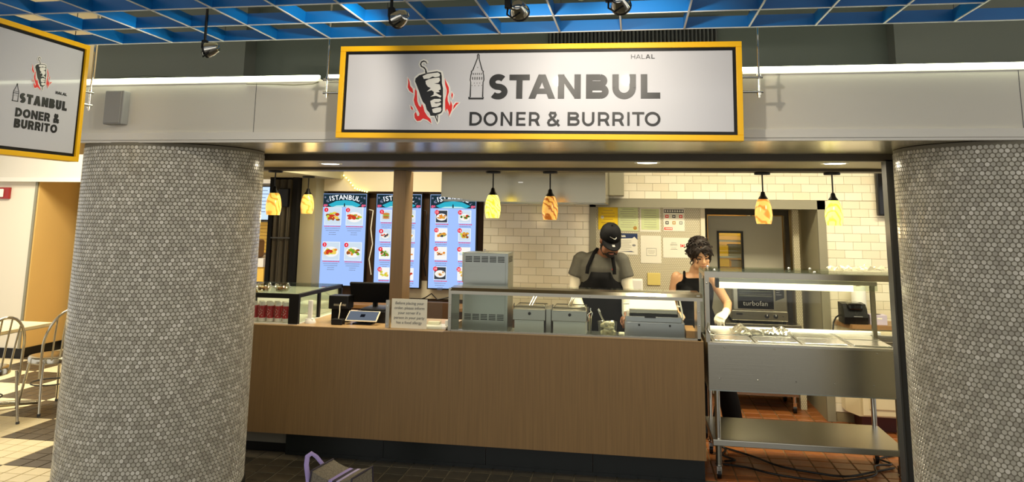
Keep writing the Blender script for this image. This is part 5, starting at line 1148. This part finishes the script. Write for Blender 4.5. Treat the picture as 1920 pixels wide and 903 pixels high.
# ================================================================ people
mat('skin_man', (126, 84, 58), 0.5); mat('skin_woman', (206, 158, 116), 0.45); mat('tee', (80, 78, 68), 0.85, noise=0.06, nscale=(30, 30, 30)); mat('sleeve_white', (222, 214, 190), 0.8)
mat('apron_black', (9, 9, 10), 0.8, spec=0.15); mat('cap_black', (9, 9, 11), 0.75, spec=0.15); mat('beard', (26, 20, 16), 0.9); mat('hair', (30, 21, 15), 0.55, spec=0.3); mat('tank', (10, 10, 11), 0.75, spec=0.15); mat('glove', (238, 230, 206), 0.5); mat('lips', (150, 84, 70), 0.45); mat('eye_dark', (20, 14, 12), 0.4); mat('trouser', (10, 10, 12), 0.8, spec=0.15)
def frame(origin, fwd, roll=0.0):
    f = Vector(fwd).normalized(); u = (Vector((0, 0, 1)) - f * f.z).normalized(); s = f.cross(u)
    m = Matrix(((s.x, f.x, u.x, origin[0]), (s.y, f.y, u.y, origin[1]), (s.z, f.z, u.z, origin[2]), (0, 0, 0, 1)))
    return m @ Matrix.Rotation(roll, 4, 'Y')
def add_tf(mb, src, m):
    mb.add([tuple(m @ Vector(v)) for v in src.v], src.f); return mb
def head_geo(female=False):
    h = MB(); w_ = 0.94 if female else 1.0
    h.sphere((0, -.012, .03), .074 * w_, .094, .098, 18, 12); h.sphere((0, .022, -.03), .060 * w_, .072, .085, 16, 10)   # skull, face
    h.sphere((0, .052, -.085), .036 * w_, .036, .034, 12, 8)                                                              # chin
    for s in (-1, 1):
        h.sphere((s * .048 * w_, .030, -.062), .024, .045, .034, 10, 8)        # jaw
        h.sphere((s * .038, .068, -.018), .022, .018, .018, 10, 8)             # cheek
        h.sphere((s * .074 * w_, -.012, -.01), .010, .018, .030, 10, 8)        # ear
        h.sphere((s * .030, .078, .026), .024, .012, .010, 10, 6)              # brow
    h.tube([(0, .084, .022), (0, .098, .0), (0, .112, -.022)], [.008, .010, .013], 10); h.sphere((0, .103, -.026), .019, .013, .010, 10, 6)  # nose
    h.sphere((0, .090, -.056), .024, .010, .010, 10, 6)                        # lips bulk
    return h
def hand_geo(mb, wrist, fwd, palm_n, side, curl=0.5, s=1.0):
    """palm and five fingers; side=+1 puts the thumb on +x of the hand frame"""
    f = Vector(fwd).normalized(); n = Vector(palm_n); n = (n - f * n.dot(f)).normalized(); x = f.cross(n) * side; w_ = Vector(wrist)
    P = lambda a, b, c: w_ + (x * a + f * b + n * c) * s
    mb.tube([P(0, -.01, 0), P(0, .02, 0), P(0, .05, 0), P(0, .082, 0)], [.024 * s, .034 * s, .040 * s, .038 * s], 12, ry=[.018 * s, .016 * s, .015 * s, .012 * s], up=n)
    for k, (a, ln) in enumerate(((.030, .068), (.010, .078), (-.010, .072), (-.030, .056))):
        pts = [P(a * .9, .07, 0)]; ang = 0.12; b, c = .07, 0.0
        for q, fr in enumerate((.45, .32, .23)):
            ang += curl * (0.75, 0.9, 0.6)[q]; b += math.cos(ang) * ln * fr; c += math.sin(ang) * ln * fr; pts.append(P(a * (1 + .08 * q), b, c))
        mb.tube(pts, [.0095 * s, .009 * s, .0082 * s, .007 * s], 8); mb.sphere(pts[-1], .0072 * s, n=8, m=5)
    mb.tube([P(.022, .015, .004), P(.045, .04, .014), P(.050, .066, .028), P(.044, .085, .036)], [.013 * s, .011 * s, .010 * s, .008 * s], 8); mb.sphere(P(.044, .085, .036), .008 * s, n=8, m=5)

# ---- man with the cap
man = thing('person', 'man in black cap, grey T-shirt and black apron looking down behind the counter', 'person', (-0.285, 6.38, 0))
HM = frame((-0.205, 6.265, 1.555), (0.22, -0.80, -0.56))
b = MB(); add_tf(b, head_geo(), HM)
b.tube([(-0.27, 6.385, 1.36), (-0.255, 6.36, 1.44), (-0.225, 6.31, 1.50), (-0.21, 6.285, 1.55)], [.075, .062, .058, .055], 14)
b.tube([(-.285, 6.40, .88), (-.285, 6.40, .98), (-.285, 6.40, 1.10), (-.285, 6.395, 1.24), (-.285, 6.39, 1.34), (-.282, 6.385, 1.395), (-.275, 6.38, 1.43)], [.165, .165, .155, .178, .185, .165, .08], 20, ry=[.115, .115, .108, .118, .112, .09, .06], up=(0, 1, 0))
ARM_R = [(-.445, 6.39, 1.385), (-.49, 6.385, 1.26), (-.505, 6.36, 1.13), (-.47, 6.22, 1.06), (-.425, 6.10, 1.015)]
ARM_L = [(-.125, 6.38, 1.385), (-.085, 6.375, 1.26), (-.062, 6.355, 1.12), (-.062, 6.24, 1.045), (-.068, 6.12, .995)]
for A in (ARM_R, ARM_L): b.tube(A, [.056, .052, .044, .040, .027], 14); b.sphere(A[0], .06)
hand_geo(b, ARM_R[-1], (0.2, -0.9, -0.25), (0.1, -0.3, -1), 1, .55); hand_geo(b, ARM_L[-1], (-0.05, -0.8, -0.5), (0, -.5, -1), -1, .6)
for s in (-1, 1):
    x = -.285 + s * .088; b.tube([(x, 6.40, .90), (x, 6.395, .70), (x + s * .01, 6.39, .48), (x + s * .012, 6.41, .28), (x + s * .014, 6.42, .08)], [.088, .078, .056, .054, .036], 14)
    b.tube([(x + s * .014, 6.45, .04), (x + s * .02, 6.36, .04), (x + s * .03, 6.22, .03)], [.038, .045, .036], 12, ry=[.04, .035, .024], up=(0, 0, 1))
remesh(b, 'body', 'skin_man', .0075, man)
t = MB(); t.tube([(-.285, 6.40, .93), (-.285, 6.40, 1.10), (-.285, 6.395, 1.24), (-.285, 6.39, 1.34), (-.282, 6.385, 1.40), (-.272, 6.375, 1.445)], [.178, .172, .192, .198, .178, .088], 22, ry=[.127, .122, .131, .124, .102, .072], up=(0, 1, 0))
for A in (ARM_R, ARM_L):
    a0, a1 = Vector(A[0]), Vector(A[1]); t.tube([a0 + Vector((0, 0, .02)), a0.lerp(a1, .5), a1 + Vector((0, 0, -.01))], [.072, .074, .078], 16); t.sphere(A[0], .074)
remesh(t, 'tshirt', 'tee', .009, man)
for A in (ARM_R, ARM_L):
    s_ = MB(); s_.tube(A[1:], [.055, .049, .045, .033], 14); remesh(s_, 'white_sleeve', 'sleeve_white', .008, man)
tr = MB(); tr.tube([(-.285, 6.40, .98), (-.285, 6.40, .86)], [.172, .178], 18, ry=[.124, .128], up=(0, 1, 0))
for s in (-1, 1): x = -.285 + s * .088; tr.tube([(x, 6.40, .90), (x, 6.395, .70), (x + s * .01, 6.39, .48), (x + s * .012, 6.41, .28), (x + s * .014, 6.42, .06)], [.1, .09, .072, .07, .062], 14)
remesh(tr, 'trousers', 'trouser', .011, man)
def apron_shell(rows, m, name, parent):
    mb = MB(); V = []; n = 13
    for (z, cx, cy, hw, d, bulge) in rows:
        for i in range(n):
            u = -1 + 2 * i / (n - 1); V.append((cx + hw * u, cy - d * math.cos(u * 1.15) - bulge, z))
    F = []
    for j in range(len(rows) - 1):
        for i in range(n - 1): a = j * n + i; F.append((a, a + 1, a + n + 1, a + n))
    mb.add(V, F); o = mb.build(name, m, parent, True); md = o.modifiers.new('thickness', 'SOLIDIFY'); md.thickness = .006; md.offset = 0; return o
apron_shell([(1.30, -.283, 6.39, .125, .146, 0), (1.24, -.283, 6.39, .145, .152, 0), (1.17, -.285, 6.395, .18, .154, 0), (1.10, -.285, 6.40, .19, .15, 0), (.98, -.285, 6.40, .2, .155, 0), (.80, -.285, 6.40, .205, .165, 0), (.55, -.285, 6.40, .2, .165, .01)], 'apron_black', 'apron', man)
for s in (-1, 1): MB().tube([(-.283 + s * .112, 6.258, 1.285), (-.28 + s * .108, 6.262, 1.34), (-.272 + s * .088, 6.29, 1.405), (-.262 + s * .07, 6.335, 1.462), (-.262 + s * .05, 6.40, 1.485)], .006, 8, ry=.015).build('apron_strap', 'apron_black', man, True)
# cap
cp = MB(); dome = [(.0, .105), (.03, .102), (.058, .088), (.077, .062), (.086, .03), (.0885, .0)]
V = []; n = 24
for r, z in dome:
    for k in range(n): a = 2 * PI * k / n; V.append((r * math.cos(a), r * 1.16 * math.sin(a) - .008, z + .042))
F = [(i * n + k, (i + 1) * n + k, (i + 1) * n + (k + 1) % n, i * n + (k + 1) % n) for i in range(len(dome) - 1) for k in range(n)]
c1 = MB(); c1.add(V, F); add_tf(cp, c1, HM); co = cp.build('cap', 'cap_black', man, True); md = co.modifiers.new('thickness', 'SOLIDIFY'); md.thickness = .004
bm_ = MB(); V = []; nn = 15
for j in range(6):
    for i in range(nn):
        u = -1 + 2 * i / (nn - 1); a = u * 1.15; r0 = .086; ext = .078 * (j / 5) * math.cos(u * 1.2); V.append((r0 * math.sin(a), r0 * 1.14 * math.cos(a) - .008 + ext, .043 - .022 * (j / 5) - .018 * u * u * (j / 5)))
F = [(j * nn + i, j * nn + i + 1, (j + 1) * nn + i + 1, (j + 1) * nn + i) for j in range(5) for i in range(nn - 1)]
c2 = MB(); c2.add(V, F); add_tf(bm_, c2, HM); bo = bm_.build('brim', 'cap_black', man, True); bo.parent = co; bo.matrix_parent_inverse = Matrix.Identity(4); md = bo.modifiers.new('thickness', 'SOLIDIFY'); md.thickness = .004
MB().sphere(tuple(HM @ Vector((0, -.008, .148))), .007).build('cap_button', 'cap_black', co, True)
sw_ = [(-.030, .004), (-.018, -.009), (-.004, -.006), (.034, .013), (.0, -.001), (-.012, -.002), (-.020, .002), (-.022, .012)]
V = []; F = []; loc = lambda u, v: HM @ Vector((u * 1.0, .098 * math.cos(u * 9) - .004 - (v + .02) * .30, .085 + v))
bmx = bmesh.new(); vv = [bmx.verts.new(loc(u * .9, v * .9) + (HM.to_3x3() @ Vector((0, .004, .002)))) for u, v in sw_]; bmx.faces.new(vv); me = bpy.data.meshes.new('cap_logo'); bmx.to_mesh(me); bmx.free(); me.materials.append(MATS['white'])
lo = bpy.data.objects.new('cap_logo', me); COL.objects.link(lo); lo.parent = co;  md = lo.modifiers.new('thickness', 'SOLIDIFY'); md.thickness = .002; md.offset = 0
# sticker under the logo on the brim
st_ = MB(); s0 = MB().box(-.012, .012, .118, .121, .028, .034); add_tf(st_, MB().box(-.011, .011, .108, .135, .034, .0385), HM); so_ = st_.build('brim_mark', 'speaker_grey', co)
bd = MB(); bb = MB(); bb.sphere((0, .054, -.092), .040, .040, .032, 14, 8)
for s in (-1, 1): bb.tube([(s * .070, .005, -.03), (s * .062, .022, -.062), (s * .036, .052, -.092)], [.012, .018, .024], 10); bb.tube([(0, .103, -.045), (s * .026, .090, -.052), (s * .034, .078, -.07)], [.006, .006, .007], 8)
add_tf(bd, bb, HM); remesh(bd, 'beard', 'beard', .006, man, 1)
mo_ = MB(); mm = MB(); mm.sphere((0, .099, -.060), .020, .006, .006, 10, 6); add_tf(mo_, mm, HM); mo_.build('mouth', 'lips', man, True)
hr = MB(); hh = MB()
for s in (-1, 1): hh.sphere((s * .066, -.03, .02), .014, .045, .035, 10, 8)
hh.sphere((0, -.075, .0), .06, .03, .05, 12, 8); add_tf(hr, hh, HM); remesh(hr, 'hair', 'beard', .007, man, 1)
for s in (-1, 1):
    e = MB(); e0 = MB().sphere((s * .030, .082, .010), .013, .007, .005, 10, 6); add_tf(e, e0, HM); e.build('eye', 'eye_dark', man, True)
MB().box(-.19, -.165, 6.262, 6.268, 1.318, 1.33).build('shirt_logo', 'red', man)
for s in (-1, 1): x = -.285 + s * .103; sh = MB(); sh.tube([(x, 6.47, .045), (x + s * .006, 6.36, .045), (x + s * .016, 6.20, .035)], [.046, .052, .043], 12, ry=[.046, .042, .03], up=(0, 0, 1)); sh.build('shoe', 'black_matt', man, True)
MB().tube([(-.095, 6.075, 1.02), (-.04, 6.075, 1.02)], .005, 8).build('wristband', 'white', man, True)

# ---- woman with dark curly hair
wo = thing('person', 'woman in a black tank top with dark curly pinned-up hair behind the steam table', 'person', (0.49, 6.62, 0))
HW = frame((0.535, 6.53, 1.435), (0.22, -0.90, -0.32), 0.08)
b = MB(); add_tf(b, head_geo(True), HW)
b.tube([(.48, 6.61, 1.22), (.495, 6.595, 1.30), (.515, 6.565, 1.36), (.53, 6.545, 1.42)], [.062, .048, .046, .046], 14)
b.tube([(.50, 6.63, .80), (.50, 6.63, .88), (.495, 6.63, 1.0), (.49, 6.62, 1.12), (.485, 6.61, 1.20), (.482, 6.61, 1.255), (.485, 6.61, 1.29)], [.165, .165, .125, .145, .15, .125, .06], 20, ry=[.115, .11, .088, .105, .095, .075, .05], up=(0, 1, 0))
WR = [(.345, 6.63, 1.25), (.315, 6.64, 1.12), (.305, 6.62, 1.01), (.32, 6.48, .985), (.33, 6.38, .985)]
WL = [(.63, 6.60, 1.25), (.70, 6.60, 1.14), (.755, 6.58, 1.045), (.735, 6.46, 1.01), (.712, 6.37, 1.0)]
for A in (WR, WL): b.tube(A, [.047, .041, .036, .033, .022], 14); b.sphere(A[0], .046)
hand_geo(b, WR[-1], (0.1, -0.9, -0.1), (0.1, -.2, -1), 1, .4, .9)
for s in (-1, 1):
    x = .50 + s * .085; b.tube([(x, 6.63, .84), (x + s * .005 + .04, 6.63, .66), (x + s * .025 + .09, 6.63, .44), (x + s * .035 + .13, 6.65, .26), (x + s * .04 + .16, 6.67, .08)], [.09, .08, .055, .05, .034], 14); b.tube([(x + s * .04 + .16, 6.70, .04), (x + s * .045 + .16, 6.60, .04), (x + s * .055 + .16, 6.49, .03)], [.034, .04, .03], 12, ry=[.038, .032, .022], up=(0, 0, 1))
remesh(b, 'body', 'skin_woman', .0072, wo)
tk = MB(); tk.tube([(.50, 6.63, .82), (.50, 6.63, .88), (.495, 6.63, 1.0), (.49, 6.618, 1.12), (.487, 6.608, 1.20), (.485, 6.605, 1.255)], [.178, .176, .137, .158, .155, .108], 22, ry=[.128, .122, .1, .12, .106, .082], up=(0, 1, 0))
for s in (-1, 1): tk.sphere((.49 + s * .062, 6.535, 1.135), .062, .05, .055); tk.tube([(.485 + s * .078, 6.55, 1.19), (.485 + s * .082, 6.548, 1.255), (.485 + s * .078, 6.60, 1.285), (.485 + s * .07, 6.68, 1.25)], .026, 10, ry=.012)
remesh(tk, 'tank_top', 'tank', .008, wo)
lg_ = MB(); lg_.tube([(.50, 6.63, .92), (.50, 6.63, .80)], [.17, .182], 18, ry=[.118, .13], up=(0, 1, 0))
for s in (-1, 1): x = .50 + s * .085; lg_.tube([(x, 6.63, .84), (x + s * .005 + .04, 6.63, .66), (x + s * .025 + .09, 6.63, .44), (x + s * .035 + .13, 6.65, .26), (x + s * .04 + .16, 6.67, .06)], [.102, .095, .08, .082, .078], 14)
remesh(lg_, 'trousers', 'trouser', .01, wo)
for s in (-1, 1): x = .66 + s * .125; sh = MB(); sh.tube([(x, 6.72, .04), (x + s * .005, 6.60, .045), (x + s * .015, 6.46, .03)], [.042, .048, .038], 12, ry=[.042, .038, .028], up=(0, 0, 1)); sh.build('shoe', 'black_matt', wo, True)
gl = MB(); hand_geo(gl, WL[-1], (-0.45, -0.55, -0.35), (-.3, -.2, -.6), -1, .75, 1.08); gl.tube([Vector(WL[-2]).lerp(Vector(WL[-1]), .55), WL[-1]], [.035, .03], 12); remesh(gl, 'glove', 'glove', .006, wo, 1)
hb_ = MB(); hs = MB(); rr = random.Random(21)
hs.sphere((0, -.03, .05), .086, .098, .092, 18, 12); hs.sphere((0, -.06, -.01), .075, .055, .085, 14, 10); hs.sphere((-.01, -.02, .112), .06, .065, .042, 14, 10); hs.sphere((-.085, -.02, .02), .028, .04, .05, 12, 8); hs.sphere((.08, -.02, .03), .026, .04, .05, 12, 8); hs.sphere((-.075, -.03, -.045), .026, .04, .045, 12, 8)
for s in (-1, 1): hs.tube([(s * .03, .07, .10), (s * .058, .066, .075), (s * .074, .045, .035), (s * .078, .03, -.01)], [.018, .018, .015, .010], 10)
hs.tube([(-.03, .07, .11), (.01, .088, .095), (.048, .084, .06), (.064, .072, .02)], [.014, .015, .013, .008], 10); hs.tube([(.02, .08, .1), (-.03, .086, .085), (-.055, .07, .05)], [.012, .012, .008], 10)
add_tf(hb_, hs, HW); ho = remesh(hb_, 'hair', 'hair', .007, wo, 1)
cu = MB()
for k in range(150):
    a = rr.uniform(0, 2 * PI); el = rr.uniform(-.5, 1.45); R0 = Vector((.088 * math.cos(el) * math.cos(a), .1 * math.cos(el) * math.sin(a) - .03, .05 + .1 * math.sin(el)))
    if R0.y > .045 and R0.z < .07: continue
    ax = R0.normalized(); tt = ax.cross(Vector((rr.uniform(-1, 1), rr.uniform(-1, 1), rr.uniform(-1, 1)))).normalized(); bt = ax.cross(tt); pts = []
    for q in range(9): ang = q * .85; pts.append(R0 * 1.04 + tt * (.013 * math.cos(ang)) + bt * (.013 * math.sin(ang)) + tt * (.004 * q) + ax * (.004 * math.sin(q)) - Vector((0, 0, .0015 * q)))
    c0 = MB(); c0.tube(pts, .0042, 6); add_tf(cu, c0, HW)
for k in range(26):
    a = -1.25 + 2.5 * k / 25; s_ = 1 if a > .25 else -1; x0, y0 = .07 * math.sin(a), .075 * math.cos(a) + .002; L_ = .035 + .05 * abs(a) + rr.uniform(0, .02); pts = []
    for q in range(9): f_q = q / 8; pts.append(Vector((x0 + s_ * .03 * f_q * math.cos(a) + .006 * math.sin(q * 1.3 + k), y0 + .012 * math.sin(f_q * PI) - .01 * f_q * abs(a) + .004 * math.cos(q * 1.3 + k), .098 - .01 * abs(a) - L_ * f_q)))
    c0 = MB(); c0.tube(pts, [.0075, .0085, .0085, .008, .0075, .007, .006, .005, .003], 6); add_tf(cu, c0, HW)
for k, (x0, y0, z0) in enumerate([(.074, .04, .02), (-.076, .03, .02), (-.08, .0, -.02), (.08, .01, .0), (-.072, -.04, -.05), (.05, .08, .05), (-.066, .05, .04)]):
    pts = [Vector((x0 + .008 * math.sin(q * 1.1 + k), y0 + .008 * math.cos(q * 1.1 + k), z0 - .011 * q)) for q in range(8)]; c0 = MB(); c0.tube(pts, [.006 - .0005 * q for q in range(8)], 6); add_tf(cu, c0, HW)
co_ = cu.build('curls', 'hair', ho, True, world=False); co_['kind'] = 'stuff'
for s in (-1, 1):
    e = MB(); e0 = MB().sphere((s * .030, .083, .006), .015, .007, .005, 10, 6); add_tf(e, e0, HW); e.build('eye', 'eye_dark', wo, True)
    e = MB(); e0 = MB().tube([(s * .012, .092, .026), (s * .030, .090, .032), (s * .048, .074, .027)], .0035, 8); add_tf(e, e0, HW); e.build('eyebrow', 'hair', wo, True)
    e = MB(); e0 = MB().sphere((s * .074, -.008, -.045), .006, .006, .008, 8, 6); add_tf(e, e0, HW); e.build('earring', 'white', wo, True)
e = MB(); e0 = MB(); e0.sphere((0, .098, -.052), .022, .006, .0045, 10, 6); e0.sphere((0, .097, -.060), .018, .006, .005, 10, 6); add_tf(e, e0, HW); remesh(e, 'lips', 'lips', .003, wo, 1)

# ================================================================ seating area: table and chairs
mat('chair_metal', (196, 190, 172), 0.2, 1.0); mat('table_top', (228, 208, 158), 0.4)
tb_ = thing('cafe_table', 'cream topped cafe table beside the metal chairs at the far left', 'table', (-5.62, 5.75, 0))
MB().bbox(-6.1, -5.16, 5.30, 6.13, .722, .75, .004).build('table_top', 'table_top', tb_); MB().box(-6.095, -5.165, 5.305, 6.125, .718, .723).build('edge_band', 'grey_trim', tb_)
MB().cyl((-5.62, 5.95, .06), (-5.62, 5.95, .72), .035, 16).build('column', 'chair_metal', tb_, True)
for a in range(4): ang = a * PI / 2 + .9; MB().tube([(-5.62, 5.95, .06), (-5.62 + .42 * math.cos(ang), 5.95 + .42 * math.sin(ang), .03)], [.035, .025], 12, ry=[.03, .02], up=(0, 0, 1)).build('foot', 'chair_metal', tb_, True)
def make_chair(label, loc, rz):
    t = thing('metal_chair', label, 'chair', loc, rz, 'metal hoop-back chairs')
    W = dict(world=False)
    MB().lathe([(0, .462), (.16, .462), (.188, .456), (.195, .445), (.195, .405), (.188, .40), (.0, .40)], n=32).build('seat', 'chair_metal', t, True, **W)
    for s in (-1, 1):
        MB().tube([(.13, s * .13, .40), (.15, s * .145, .25), (.185, s * .17, .0)], .0115, 10).build('leg', 'chair_metal', t, True, **W)
        MB().tube([(-.17, s * .17, .42), (-.185, s * .178, .25), (-.225, s * .19, .0)], .0115, 10).build('leg', 'chair_metal', t, True, **W)
        for x, y in ((.185, s * .17), (-.225, s * .19)): MB().cyl((x, y, 0), (x, y, .018), .015, 10).build('foot_cap', 'charcoal', t, True, **W)
    pts = [(-.175, -.19, .30), (-.18, -.195, .45)]
    for k in range(17): a = PI * k / 16; pts.append((-.185 - .06 * math.sin(a), -.195 * math.cos(a), .58 + .29 * math.sin(a)))
    pts += [(-.18, .195, .45), (-.175, .19, .30)]
    MB().tube(pts, .0115, 10).build('back_hoop', 'chair_metal', t, True, **W)
    for y in (-.105, -.035, .035, .105): MB().tube([(-.175, y, .44), (-.205, y * 1.08, .65), (-.185 - .06 * math.sqrt(1 - (y / .195) ** 2), y * 1.15, .58 + .29 * math.sqrt(1 - (y * 1.15 / .195) ** 2))], .008, 8).build('spindle', 'chair_metal', t, True, **W)
    ring = [(.155 * math.cos(a), .155 * math.sin(a), .22) for a in [2 * PI * k / 24 for k in range(25)]]; MB().tube(ring, .006, 8).build('brace_ring', 'charcoal', t, True, **W)
    return t
make_chair('metal hoop-back chair beside the tiled pillar at the left', (-5.20, 6.22, 0), R_(158))
make_chair('metal hoop-back chair cut off by the left edge of the picture', (-5.31, 5.59, 0), R_(165))

# ================================================================ bag on the floor
mat('tweed', (116, 109, 95), 0.95, noise=0.35, nscale=(120, 120, 120), bump=0.4); mat('lavender', (150, 136, 196), 0.7); mat('lavender_pale', (176, 166, 206), 0.7); mat('bag_dark', (50, 44, 58), 0.7)
bag = thing('tote_bag', 'grey tweed bag with lavender stripes and handle on the floor before the counter', 'bag', (-1.775, 4.575, 0))
def bag_pt(u, v, inset=0.0):
    """u across 0..1, v 0 (front bottom) .. 1 (front top) .. 2 (back top) .. 3 (back bottom)"""
    W = .15; sag = .022 * math.sin(PI * u) ; zt = .20 + .012 * abs(2 * u - 1) ** 2 - sag
    prof = [(-.14, .0), (-.10, zt), (.10, zt + .012), (.13, 0)]
    k = min(int(v), 2); f = v - k; y = prof[k][0] + (prof[k + 1][0] - prof[k][0]) * f; z = prof[k][1] + (prof[k + 1][1] - prof[k][1]) * f
    return Vector((-W + 2 * W * u, y, z))
RB = Matrix.Translation((-1.775, 4.575, 0)) @ Matrix.Rotation(-.28, 4, 'Z')
def bag_strip(u0, u1, m, name, off, n=6):
    V = []; F = []; vs2 = [0, .5, .9, 1.0, 1.1, 1.5, 1.9, 2.0, 2.1, 2.5, 3]
    for v in vs2:
        for i in range(n + 1):
            u = u0 + (u1 - u0) * i / n; p = bag_pt(u, v); c = Vector((p.x, 0, .09)); d = (p - c); d.x = 0; V.append(tuple(RB @ (p + d.normalized() * off)))
    for j in range(len(vs2) - 1):
        for i in range(n): a = j * (n + 1) + i; F.append((a, a + 1, a + n + 2, a + n + 1))
    mb = MB(); mb.add(V, F); o = mb.build(name, m, bag, 60); md = o.modifiers.new('thickness', 'SOLIDIFY'); md.thickness = .004; return o
body = bag_strip(0, 1, 'tweed', 'body', 0, 14)
for s in (0, 1):
    P4 = [tuple(RB @ bag_pt(s, v)) for v in (0, .5, 1, 1.5, 2, 2.5, 3)]; MB().add(P4, [tuple(range(7))] if s else [tuple(range(6, -1, -1))]).build('side_gusset', 'tweed', bag)
    MB().tube([RB @ bag_pt(s, v) for v in (0, .5, 1, 1.5, 2, 2.5, 3)], .006, 8).build('piping', 'bag_dark', bag, True)
bag_strip(.44, .53, 'lavender', 'stripe', .003); bag_strip(.53, .63, 'bag_dark', 'stripe', .003); bag_strip(.63, .71, 'lavender_pale', 'stripe', .003)
hp = [RB @ Vector(p) for p in [(-.15, -.12, .14), (-.175, -.10, .17), (-.225, -.06, .225), (-.245, -.03, .262), (-.238, .0, .272), (-.215, .02, .25), (-.18, .04, .205), (-.15, .05, .17)]]
MB().tube(hp, .015, 8, ry=.005).build('handle', 'lavender', bag, True)
MB().tube([RB @ Vector((-.155, -.13, .135)), RB @ Vector((-.13, -.03, .20))], .006, 8).build('zip_pull', 'bag_dark', bag, True)
